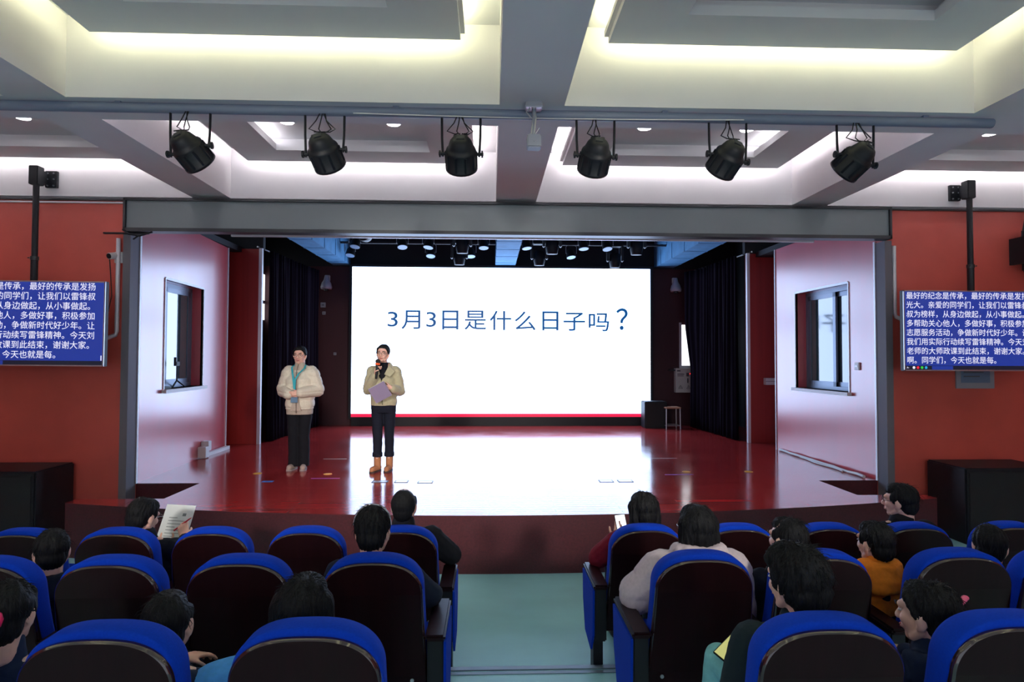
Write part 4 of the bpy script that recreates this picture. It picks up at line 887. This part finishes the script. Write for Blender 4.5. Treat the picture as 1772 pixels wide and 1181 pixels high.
        e.xform(HT).build('glasses', M_GLASSES, t)
    # clothes
    jk = cfg['jacket']; th = jk.get('th', 0.018); mj = jk['m']
    g = MB(); low = jk.get('hem', pv.z - 0.03); tw = jk.get('tw', 1.0)
    zs = [low, low + 0.05, (pv.z * 0.5 + ch.z * 0.5), ch.z, sL.z - 0.07, sL.z + 0.005, sL.z + 0.035]
    def at_z(z): u = (z - pv.z) / (sL.z - pv.z); m_ = (sL + sR) / 2; return pv + (m_ - pv) * u
    wd_ = [0.15, 0.154, 0.15, 0.155, 0.15, 0.115, 0.07]; dp = [0.112, 0.116, 0.114, 0.118, 0.1, 0.075, 0.055]
    ringz = []
    for z, a, b in zip(zs, wd_, dp):
        c = at_z(z); ringz.append((c.x, c.y, z, (a + th) * ws * tw, (b + th) * ws * jk.get('td', 1.0)))
    g.loft(ringz, e=2.3)
    rad = jk.get('arm', 1.0)
    g.cap(sL, (0.05 + th * 0.8) * ws, sR, (0.05 + th * 0.8) * ws)
    for k in (0, 1):
        sh, el, wr = V(J['sh'][k]), V(J['el'][k]), V(J['wr'][k]); ce = wr + (el - wr).normalized() * jk.get('cuff', 0.02)
        g.cap(sh, (0.055 + th) * ws * rad, el, (0.045 + th) * ws * rad); g.cap(el, (0.045 + th) * ws * rad, ce, (0.032 + th * 0.8) * ws * rad)
        g.cap(sh, (0.05 + th * 0.7) * ws, nk + V((0, 0.01, -0.03)), (0.05 + th * 0.4) * ws)
    if jk.get('collar'):
        c = jk['collar']; g.cap(nk + V((0, 0.005, -0.03)), (0.062 + th) * ws, nk + V((0, 0.01, c)), (0.056 + th * 0.6) * ws)
    if jk.get('hood'):
        hd = jk['hood']
        for k in range(9):
            a = PI * (0.02 + 0.96 * k / 8); g.cap(nk + V((0.1 * ws * math.cos(a), 0.02 + 0.085 * ws * math.sin(a), jk.get('hood_z', 0.0))), hd, nk + V((0.105 * ws * math.cos(a), 0.03 + 0.1 * ws * math.sin(a), -0.03)), hd * 0.9)
    puff = jk.get('puff', 0); fz = jk.get('fuzz', 0.004)
    def cloth(co, no):
        for i in range(len(co)):
            p = co[i]; o = fz * noise.noise(V((p[0] * 9, p[1] * 9, p[2] * 13 + sd))) * 1.6 + fz * 0.5 * noise.noise(V((p[0] * 30, p[1] * 30, p[2] * 30)))
            if puff: o += puff * (abs(math.sin(PI * p[2] / jk.get('band', 0.1) + 0.5)) ** 0.5 - 0.7)
            co[i] = p + no[i] * o
        return co
    fuse(g, jk.get('name', 'jacket'), mj, t, jk.get('voxel', 0.007), 2, cloth)
    if cfg.get('sleeves'):
        c = cfg['sleeves']
        for k in (0, 1):
            sh, el, wr = V(J['sh'][k]), V(J['el'][k]), V(J['wr'][k]); g = MB()
            g.cap(sh, (0.06 + th) * ws, el, (0.052 + th) * ws); g.cap(el, (0.052 + th) * ws, wr + (el - wr).normalized() * 0.03, (0.04 + th * 0.8) * ws)
            fuse(g, 'sleeve', fabric('sleeve_%d_%d_%d' % c, c), t, 0.007, 2, cloth)
    if cfg.get('inner'):
        cfg['inner'](t, J, ws)
    tr = cfg['trousers']; g = MB(); tt = tr.get('th', 0.016)
    hl, hr_ = V(J['hip'][0]), V(J['hip'][1])
    if tr.get('standing'):
        z1 = tr['waist']; c = pv
        g.loft([(c.x, c.y, hl.z - 0.095, 0.155 * ws, 0.105 * ws), (c.x, c.y, hl.z - 0.04, 0.165 * ws, 0.118 * ws), (c.x, c.y, hl.z + 0.03, 0.165 * ws, 0.12 * ws), (c.x, c.y, z1, 0.145 * ws, 0.11 * ws)], e=2.4)
        for k in (0, 1):
            hp, kn, an = V(J['hip'][k]), V(J['kn'][k]), V(J['an'][k]); he = an + (kn - an) * tr.get('lift', 0.0)
            a, b, c2 = tr.get('r', (0.088, 0.068, 0.058))
            g.loft([(hp.x, hp.y, hp.z + 0.03, a, a * 1.1), (hp.x * 0.5 + kn.x * 0.5, hp.y * 0.5 + kn.y * 0.5, (hp.z + kn.z) / 2, (a + b) / 2, (a + b) / 2 * 1.08), (kn.x, kn.y, kn.z, b, b * 1.05), ((kn.x + he.x) / 2, (kn.y + he.y) / 2 + 0.008, (kn.z + he.z) / 2, (b + c2) / 2, (b + c2) / 2 * 1.08), (he.x, he.y, he.z, c2, c2 * 1.12)][::-1])
            if tr.get('turnup'): g.loft([(he.x, he.y, he.z - 0.005, c2 + 0.009, c2 * 1.12 + 0.009), (he.x, he.y, he.z + 0.045, c2 + 0.009, c2 * 1.12 + 0.009)])
    else:
        g.cap(hl, 0.105 * ws, hr_, 0.105 * ws); g.cap(pv, 0.12 * ws, pv + V((0, 0, 0.06)), 0.12 * ws)
        for k in (0, 1):
            hp, kn, an = V(J['hip'][k]), V(J['kn'][k]), V(J['an'][k]); g.cap(hp, 0.088 * ws, kn, 0.064 * ws); g.cap(kn, 0.064 * ws, an + V((0, 0, 0.03)), 0.05 * ws)
    def crease(co, no):
        for i in range(len(co)):
            p = co[i]; co[i] = p + no[i] * (0.004 * noise.noise(V((p[0] * 10, p[1] * 10, p[2] * 18 + sd))))
        return co
    fuse(g, 'trousers', tr['m'], t, 0.008, 2, crease)
    for k in (0, 1):
        an, toe = V(J['an'][k]), V(J['toe'][k]); sc_ = cfg['shoe']; g = MB(); d = (toe - an); d.z = 0; d.normalize()
        hz = an.z - 0.08
        g.cap(an + V((0, 0, -0.035)) - d * 0.03, 0.04, V((toe.x, toe.y, hz + 0.042)), 0.036); g.cap(V((an.x, an.y, hz + 0.03)) - d * 0.035, 0.03, V((toe.x, toe.y, hz + 0.03)) + d * 0.01, 0.031)
        if sc_.get('shaft'): g.cap(an + V((0, 0.005, -0.03)), 0.047, an + V((0, 0.008, sc_['shaft'])), 0.049)
        bt = hz + 0.0
        def flat(co, no): co[:, 2] = np.maximum(co[:, 2], bt + 0.001); return co
        so_ = fuse(g, 'shoe', sc_['m'], t, 0.006, 2, flat)
        if sc_.get('sole'):
            sl = MB(); side = V((-d.y, d.x, 0)); a, b = V((an.x, an.y, 0)) - d * 0.07, V((toe.x, toe.y, 0)) + d * 0.035; pts = []
            for (u, w) in ((0, 0.02), (0.1, 0.034), (0.35, 0.036), (0.7, 0.044), (0.9, 0.038), (1, 0.018)): pts.append((a + (b - a) * u, w))
            rim = [p + side * w for p, w in pts] + [p - side * w for p, w in reversed(pts)]
            sl.rings([[p + V((0, 0, bt)) for p in rim], [p + V((0, 0, bt + 0.018)) for p in rim]], smooth=False); sl.build('sole', sc_['sole'], so_)
    return t, HT

def fabric(name, c, rough=0.9, **k): return mat(name, S(*c), rough, spec=0.25, noise_amt=0.07, noise_scale=(60, 60, 60), bump=0.1, bump_scale=(300, 300, 300), **k)
M_NAVY = fabric('navy_trousers', (26, 30, 44)); M_BLACKTR = fabric('black_trousers', (22, 23, 30))

# the two presenters
def stand(H, x0=0.0, hipw=0.085, feet=((-0.09, 0), (0.09, 0)), toe=((-0.02, -0.13), (0.02, -0.13))):
    s = H / 1.64
    return dict(head=(x0, -0.025, 1.525 * s), neck=(x0, 0.015, 1.375 * s), chest=(x0, 0.0, 1.2 * s), pelvis=(0, 0.0, 0.88 * s), sh=((-0.148, 0.01, 1.285 * s), (0.148, 0.01, 1.285 * s)),
                hip=((-hipw, 0, 0.85 * s), (hipw, 0, 0.85 * s)), kn=((feet[0][0] * 0.97, feet[0][1] - 0.015, 0.46 * s), (feet[1][0] * 0.97, feet[1][1] - 0.015, 0.46 * s)),
                an=((feet[0][0], feet[0][1], 0.08), (feet[1][0], feet[1][1], 0.08)), toe=tuple((feet[k][0] + toe[k][0], feet[k][1] + toe[k][1], 0.03) for k in (0, 1)))
J = stand(1.64, feet=((-0.072, 0.0), (0.064, 0.0)), toe=((-0.02, -0.12), (0.02, -0.12)))
J['el'] = ((-0.228, 0.02, 1.055), (0.228, 0.02, 1.055)); J['wr'] = ((-0.08, -0.20, 1.005), (0.055, -0.225, 1.03))
M_CREAM = fabric('cream_padded_nylon', (222, 214, 196), 0.6); M_BEIGE = fabric('beige_fleece', (186, 172, 158))
def inner_a(t, J, ws):
    g = MB(); pv = J['pelvis']
    g.loft([(pv[0], 0, 0.735, 0.168, 0.122), (pv[0], 0, 0.79, 0.172, 0.128), (pv[0], 0, 0.9, 0.16, 0.12)], e=2.4)
    fuse(g, 'inner_jacket', M_BEIGE, t, 0.007, 2)
    g = MB(); g.loft([(0, -0.0, 1.30, 0.085, 0.085), (0, -0.008, 1.37, 0.072, 0.072), (0, -0.015, 1.425, 0.062, 0.062)])
    fuse(g, 'inner_collar', M_BEIGE, t, 0.006, 2)
    g = MB(); g.add([(-0.075, -0.158, 0.79), (0.065, -0.158, 0.79), (0.022, -0.170, 1.02), (0.016, -0.150, 1.30), (-0.016, -0.150, 1.30), (-0.026, -0.170, 1.02)], [(0, 1, 2, 3, 4, 5)]); 
    sd_ = g.build('inner_front', M_BEIGE, t); md = sd_.modifiers.new('thickness', 'SOLIDIFY'); md.thickness = 0.012
    g = MB(); g.tube([(0.0, -0.155, 0.76), (0.002, -0.168, 0.9), (0, -0.176, 1.1), (0, -0.158, 1.3), (0, -0.085, 1.40)], 0.004, 6); g.build('zip', mat('brown_zip', (0.09, 0.05, 0.035), 0.5), t)
    g = MB(); band = 0.0055
    def strap(pts): 
        rs = [[V((x - w, y, z)), V((x + w, y, z)), V((x + w, y - 0.003, z)), V((x - w, y - 0.003, z))] for x, y, z, w in pts]; g.rings(rs, smooth=False)
    strap([(-0.02, -0.172, 0.98, 0.012), (-0.02, -0.178, 1.08, 0.012), (-0.03, -0.175, 1.18, 0.013), (-0.055, -0.15, 1.29, 0.011), (-0.085, -0.08, 1.365, 0.01), (-0.06, 0.0, 1.40, 0.01)])
    strap([(-0.02, -0.174, 1.0, 0.012), (-0.015, -0.178, 1.1, 0.012), (-0.012, -0.176, 1.2, 0.012), (0.03, -0.155, 1.28, 0.012), (0.085, -0.09, 1.35, 0.012), (0.07, 0.0, 1.395, 0.011)])
    g.build('lanyard', mat('turquoise_ribbon', S(38, 170, 185), 0.6), t)
    g = MB(); g.box(-0.06, 0.03, -0.196, -0.19, 0.9, 0.985, bev=0.002); g.build('badge', mat('badge_blue', S(90, 125, 155), 0.4), t)
A, HA = human('woman on stage in a white padded jacket with hands clasped', (-2.545, 8.25, ST), 0.0, J,
      dict(hair='tied', hs=1.06, head_rot=(0.06, -0.03, 0.0), hands=[((1, -0.12, 0.0), (0.1, 1, 0.1), 0.45, 1), ((-1, -0.05, -0.12), (-0.1, 1, 0.1), 0.6, -1)], glasses=True, hair_amp=0.003, voxel=0.005,
           jacket=dict(m=M_CREAM, th=0.038, hem=0.805, puff=0.011, band=0.105, tw=0.97, collar=0.0, cuff=0.03, arm=1.06, name='padded_jacket'), inner=inner_a,
           trousers=dict(m=M_BLACKTR, standing=True, waist=0.93, r=(0.09, 0.074, 0.07), lift=-0.10), shoe=dict(m=fabric('pale_suede', (168, 150, 140)), sole=mat('grey_sole', (0.3, 0.28, 0.27), 0.7))))
J = stand(1.665, feet=((-0.072, -0.02), (0.078, 0.02)), toe=((-0.045, -0.12), (-0.015, -0.13)))
J['head'] = (-0.01, -0.03, 1.55)
J['el'] = ((-0.20, -0.03, 1.075), (0.205, 0.03, 1.05)); J['wr'] = ((-0.075, -0.20, 1.275), (0.135, -0.18, 1.10))
M_TEDDY = fabric('pale_green_teddy_fabric', (186, 180, 148), 0.95, sheen=0.4); M_SHIRT = fabric('black_shirt', (24, 26, 34))
def inner_b(t, J, ws):
    g = MB(); g.loft([(0, -0.01, 1.29, 0.08, 0.085), (0, -0.005, 1.37, 0.065, 0.068), (-0.004, -0.01, 1.43, 0.058, 0.06)])
    g.loft([(-0.005, -0.075, 1.13, 0.02, 0.073), (-0.005, -0.075, 1.3, 0.062, 0.055), (-0.005, -0.04, 1.38, 0.055, 0.045)])
    fuse(g, 'shirt', M_SHIRT, t, 0.006, 2)
    for s_ in (-1, 1):
        g = MB(); a = [(s_ * 0.05, 0.075, 1.425), (s_ * 0.085, 0.0, 1.415), (s_ * 0.078, -0.075, 1.375), (s_ * 0.04, -0.135, 1.28)]; b = [(s_ * 0.06, 0.105, 1.35), (s_ * 0.13, 0.01, 1.345), (s_ * 0.15, -0.09, 1.31), (s_ * 0.10, -0.145, 1.25)]
        for p, q, p2, q2 in zip(a, b, a[1:], b[1:]):
            for k in range(6):
                m0, m1 = V(p).lerp(V(p2), k / 5), V(q).lerp(V(q2), k / 5); g.cap(m0, 0.013, m1, 0.013, 8)
        fuse(g, 'collar', M_TEDDY, t, 0.006, 3)
    MB().tube([(0.012, -0.168, 0.88), (0.015, -0.176, 1.0), (0.01, -0.175, 1.15)], 0.004, 6).build('front_seam', mat('seam_olive', S(120, 116, 90), 0.9), t)
B, HB = human('woman on stage in a pale green jacket speaking into a microphone', (-1.405, 8.11, ST), 0.0, J,
      dict(hair='tied', hs=1.06, head_rot=(0.0, 0.06, -0.08), hands=[((0.12, -0.10, 0.62), (0.8, -0.25, 0.0), 1.1, -1), ((-0.75, -0.3, 0.12), (0.0, 1.0, 0.25), 0.75, -1)], glasses=True, hair_amp=0.003, voxel=0.005,
           jacket=dict(m=M_TEDDY, th=0.025, hem=0.865, fuzz=0.006, tw=0.97, cuff=0.03, arm=1.05), inner=inner_b,
           trousers=dict(m=M_NAVY, standing=True, waist=0.98, r=(0.083, 0.063, 0.057), lift=0.30, turnup=True), shoe=dict(m=fabric('tan_nubuck', (186, 128, 92)), shaft=0.11, sole=mat('dark_sole', (0.05, 0.04, 0.035), 0.7))))
wB = V(B.location)
t = thing('microphone', 'black handheld microphone with an orange band held by the presenter', 'microphone', wB + V((-0.045, -0.235, 1.22)))
ax0, ax1 = V((-0.012, -0.01, 0.0)), V((0.01, -0.0, 0.255)); d_ = (ax1 - ax0)
g = MB(); g.lathe(ax0, ax0 + d_ * 0.78, [(0, 0.013), (0.05, 0.016), (0.5, 0.019), (1, 0.023)], 16); g.build('handle', M_BLACKMETAL, t)
g = MB(); g.lathe(ax0 + d_ * 0.70, ax0 + d_ * 0.80, [(0, 0.026), (0, 0.031), (1, 0.033), (1, 0.02)], 16); o = g.build('band', mat('orange_band', S(255, 100, 40), 0.5), t); o['label'] = 'bright orange ring on the microphone'
g = MB(); g.lathe(ax0 + d_ * 0.8, ax1, [(0, 0.024), (0.25, 0.032), (0.6, 0.033), (0.85, 0.024), (1, 0.008)], 16); g.build('windscreen', mat('black_foam', (0.02, 0.02, 0.022), 0.9), t)
t = thing('folder', 'thin purple grey folder held in front of the microphone speaker', 'folder', wB + V((0.0, -0.27, 1.05)))
Mf = Matrix.Rotation(0.18, 4, 'X') @ Matrix.Rotation(math.radians(-29), 4, 'Y')
g = MB(); g.box(-0.115, 0.115, -0.006, 0.0, -0.105, 0.105); g.xform(Mf).build('cover', mat('purple_grey_card', S(142, 128, 158), 0.55), t)
g = MB(); g.box(-0.11, 0.11, 0.0, 0.004, -0.1, 0.108); g.xform(Mf).build('paper_sheet', M_PAPER, t)

# the audience, seated with their backs to the camera
def seat_person(label, x, row, top, jacket, hair, dy=0.0, hs=1.0, ws=1.0, head_dx=0.0, head_dy=0.0, head_rot=(0, 0, 0), face=False, arms=None, tm=None, **kw):
    """x, row: the chair; top: height of the crown above the floor of that row"""
    yy, zz = ROWS[row]; base = (x, yy + 0.36 + dy, zz)
    hz = top - 0.112 * hs; nz = hz - 0.165 * hs; sz_ = nz - 0.045; s = ws
    elb = min(sz_ - 0.26 * s, 0.76)
    J = dict(head=(-head_dx, 0.03 - head_dy, hz), neck=(-head_dx * 0.5, 0.035 - head_dy * 0.5, nz), chest=(0, 0.02, 0.52 + (sz_ - 0.52) * 0.68), pelvis=(0, 0.02, 0.60), sh=((-0.165 * s, 0.03, sz_), (0.165 * s, 0.03, sz_)),
             hip=((-0.085 * s, 0.0, 0.57), (0.085 * s, 0.0, 0.57)), el=((-0.23 * s, -0.03, elb), (0.23 * s, -0.03, elb)), wr=((-0.07, -0.24 * s, 0.66), (0.07, -0.24 * s, 0.66)),
             kn=((-0.11, -0.40 * s, 0.56), (0.11, -0.40 * s, 0.56)), an=((-0.1, -0.42 * s, 0.08 + (0.0 if s > 0.85 else 0.1)), (0.1, -0.42 * s, 0.08 + (0.0 if s > 0.85 else 0.1))), toe=((-0.11, -0.54 * s, 0.03 + (0.0 if s > 0.85 else 0.1)), (0.11, -0.54 * s, 0.03 + (0.0 if s > 0.85 else 0.1))))
    hands = [((0.5, -0.8, -0.15), (0, 0, -1), 0.35, 1), ((-0.5, -0.8, -0.15), (0, 0, -1), 0.35, -1)]
    if arms:
        for k, v in arms.items():
            if k in ('el0', 'el1', 'wr0', 'wr1', 'kn0', 'kn1', 'an0', 'an1', 'toe0', 'toe1'): nm = k[:-1]; L = list(J[nm]); L[int(k[-1])] = v; J[nm] = tuple(L)
            if k in ('hand0', 'hand1'): hands[int(k[-1])] = v
    cfg = dict(hair=hair, hs=hs, ws=ws, head_rot=head_rot, face=face, hands=hands, jacket=dict(dict(td=0.9), **jacket), trousers=dict(m=tm or M_NAVY), shoe=dict(m=mat('dark_shoe', (0.03, 0.03, 0.035), 0.5)))
    cfg.update(kw)
    return human(label, base, PI, J, cfg)
# positions in a seated figure's own frame: +x is to the viewer's left, -y is towards the stage
D = lambda n, c, **k: dict(m=fabric(n, c), **k)
DK = (30, 33, 44)
seat_person('balding man in black, front row by the aisle, left block', -0.56, 1, 1.19, D('black_wool', (20, 22, 28), th=0.024, collar=0.06), 'bald', hs=1.02, ws=1.08, hair_amp=0.002, arms=dict(el0=(-0.30, -0.08, 0.72), wr0=(-0.22, -0.3, 0.69)))
mp, _ = seat_person('man in dark jacket writing on a paper in the front row', -2.20, 1, 1.13, D('dark_navy_wool', (24, 27, 36), th=0.022, collar=0.04), 'short', hs=1.02, ws=1.08, head_dx=-0.03, head_rot=(0.25, 0, -0.30), glasses=True, face=True, strands=120,
            arms=dict(el0=(-0.24, -0.10, 0.72), wr0=(-0.07, -0.30, 0.77), hand0=((0.3, -0.35, 0.8), (0.4, -0.8, 0.0), 1.0, -1), el1=(0.25, -0.08, 0.72), wr1=(0.13, -0.32, 0.70), hand1=((-0.35, -0.6, 0.3), (-0.2, -0.2, 0.9), 0.5, -1)))
seat_person('woman in red with dark bobbed hair, front row by the aisle', 1.02, 1, 1.15, D('maroon_knit', (120, 22, 42), th=0.024, collar=0.02), 'bob', hs=1.02, ws=1.04, head_rot=(0.1, 0, 0.12), strands=150, arms=dict(el1=(0.28, -0.06, 0.70), wr1=(0.12, -0.29, 0.74), hand1=((-0.35, -0.7, 0.4), (-0.2, -0.5, 0.8), 0.5, -1)))
seat_person('man with glasses turned left, front row of the right block', 2.84, 1, 1.185, D('black_coat', (20, 22, 28), th=0.024, collar=0.03), 'short', dy=0.1, hs=1.05, ws=1.1, head_rot=(0.0, 0.05, 0.66), face=True, glasses=True, strands=120)
seat_person('woman with a shiny hairband, second row by the aisle', -0.585, 2, 1.165, D('navy_coat', (26, 34, 52), th=0.022, collar=0.03), 'short', hs=1.06, ws=1.0, hair_amp=0.009, band=-0.01, strands=260, head_rot=(0.12, 0, 0), arms=dict(el0=(-0.28, -0.03, 0.70)))
seat_person('small child with black hair behind the left edge chair', -2.24, 2, 1.03, D('dark_child_coat', (26, 34, 50), th=0.022, collar=0.075, hood=0.03, hood_z=0.035), 'short', dy=0.12, hs=0.97, ws=0.78, strands=120, head_rot=(0.05, 0, 0.6))
seat_person('woman in a pale pink padded coat, second row by the aisle', 1.06, 2, 1.16, D('pale_pink_nylon', (205, 190, 196), th=0.042, puff=0.008, band=0.12, hood=0.05, hood_z=0.06, collar=0.07, arm=1.12, name='padded_coat'), 'bob', hs=1.02, ws=1.04, head_rot=(0.05, 0, 0.18), face=True, glasses=True, strands=180, arms=dict(el1=(0.29, -0.02, 0.70)))
seat_person('boy with cropped black hair, second row behind the tall-haired boy', 1.535, 2, 1.10, D('dark_boy_coat', (28, 32, 44), th=0.022, collar=0.04), 'crop', hs=1.0, ws=0.84, head_rot=(0, 0, 0.4), face=True, strands=150)
seat_person('boy in an orange hooded top, second row of the right block', 2.06, 2, 1.045, D('orange_cotton', (225, 128, 38), th=0.024, hood=0.042, hood_z=0.04, fuzz=0.012, collar=0.06), 'short', dy=0.1, hs=0.97, ws=0.8, head_rot=(0, 0, 0.25), face=True, strands=150)
seat_person('child with short dark hair near the right picture edge', 2.71, 2, 1.02, D('dark_child_coat', (26, 34, 50), th=0.022, collar=0.075, hood=0.03, hood_z=0.035), 'short', dy=0.12, hs=0.97, ws=0.78, strands=100, head_rot=(0.05, 0, -0.6))
seat_person('girl with a ponytail and pink hair tie at the left edge', -1.655, 3, 1.05, D('navy_school_jacket', (30, 44, 74), th=0.022, collar=0.07), 'tied', sleeves=(84, 164, 238), arms=dict(el0=(-0.25, -0.0, 0.68)), hs=1.0, ws=0.86, head_rot=(0.05, 0, 0.32), pony=(0.02, 0.05, -0.16), tie=((235, 40, 100), (0.005, 0.13, 0.02), 0.028), face=True, strands=220, hair_amp=0.005)
seat_person('boy with short hair and light blue sleeve, bottom left', -1.115, 3, 1.01, D('navy_vest', (30, 42, 68), th=0.022, hood=0.03), 'crop', sleeves=(84, 164, 238), arms=dict(el0=(-0.25, -0.02, 0.70), wr0=(-0.06, -0.24, 0.56)), hs=1.02, ws=0.9, head_rot=(0, 0, 0.3), strands=90, hair_amp=0.003)
seat_person('woman with long dark hair, nearest row left of the aisle', -0.645, 3, 1.055, D('black_knit', (24, 26, 32), th=0.02), 'long', hs=1.05, ws=0.95, hair_amp=0.004, strands=240)
bp, _ = seat_person('boy with thick tousled hair holding a phone, nearest row right', 1.10, 3, 1.14, D('dark_green_coat', (26, 40, 46), th=0.024, collar=0.03), 'big', hs=1.03, ws=0.94, head_rot=(0.05, 0, 0.36), face=True, strands=420, hair_amp=0.011,
            tm=fabric('teal_trousers', (128, 196, 200)), arms=dict(kn1=(0.16, -0.28, 0.60), an1=(0.19, -0.31, 0.20), toe1=(0.19, -0.42, 0.12), el1=(0.22, 0.03, 0.62), wr1=(0.13, -0.12, 0.56), hand1=((-0.05, -0.8, 0.15), (-0.1, -0.2, 0.9), 0.4, -1)))
seat_person('girl with a pink hair clip in profile, bottom right', 1.59, 3, 1.015, D('navy_girl_jacket', (28, 40, 66), th=0.024, collar=0.07, hood=0.03, hood_z=0.03), 'tied', hs=1.02, ws=0.86, head_rot=(0.05, 0, 0.5), face=True, pony=(0.0, 0.03, -0.14), clip=(-0.06, 0.095, 0.07), strands=260, hair_amp=0.006)
# what the audience holds
t = thing('paper_sheet', 'white printed sheet held up by the man in the front row', 'paper', (-2.26, 4.49, 0.835))
Mp = Matrix.Rotation(math.radians(-28), 4, 'X') @ Matrix.Rotation(0.06, 4, 'Y')
MB().box(-0.105, 0.105, -0.0015, 0.0015, -0.145, 0.145).xform(Mp).build('sheet', M_PAPER, t)
g = MB()
for k in range(8): g.box(-0.06, 0.06 if k % 3 else 0.0, -0.003, -0.0018, 0.05 - 0.022 * k, 0.054 - 0.022 * k)
g.box(0.03, 0.055, -0.003, -0.0018, 0.065, 0.085); g.xform(Mp).build('print', mat('faint_ink', S(120, 130, 132), 0.8), t)
tag(MB().tube([(-2.225, 4.40, 0.82), (-2.17, 4.42, 0.865), (-2.135, 4.43, 0.892), (-2.12, 4.435, 0.902)], [0.005, 0.006, 0.005, 0.002], 8).build('pen', mat('red_pen', S(200, 20, 50), 0.4)), 'red pen held by the man in the front row', 'pen')
t = thing('smartphone', 'bright phone held up by the woman in red', 'phone', (0.965, 4.44, 0.83)); Mp = Matrix.Rotation(-0.5, 4, 'X') @ Matrix.Rotation(-0.1, 4, 'Y')
MB().box(-0.04, 0.04, 0.0, 0.008, -0.075, 0.075, bev=0.003).xform(Mp).build('case', M_BLACKMETAL, t); MB().box(-0.036, 0.036, -0.002, 0.0, -0.07, 0.07).xform(Mp).build('display', mat('lit_phone', (0.1, 0.1, 0.1), emit=(0.9, 0.95, 1), estr=1.2), t)
t = thing('smartphone', 'phone with a yellow picture held low by the tousled boy', 'phone', (0.965, 2.41, 0.90)); Mp = Matrix.Rotation(-1.05, 4, 'X') @ Matrix.Rotation(0.9, 4, 'Y')
MB().box(-0.038, 0.038, 0.0, 0.008, -0.075, 0.075, bev=0.003).xform(Mp).build('case', M_BLACKMETAL, t)
MB().box(-0.034, 0.034, -0.002, 0.0, -0.07, 0.07).xform(Mp).build('display', mat('lit_yellow_phone', (0.1, 0.1, 0.1), emit=S(200, 200, 120), estr=0.6), t)
g = MB(); g.box(-0.01, 0.03, -0.004, -0.002, 0.0, 0.05); g.xform(Mp).build('picture', mat('lit_blue_phone', (0.1, 0.1, 0.1), emit=S(60, 90, 190), estr=0.6), t)
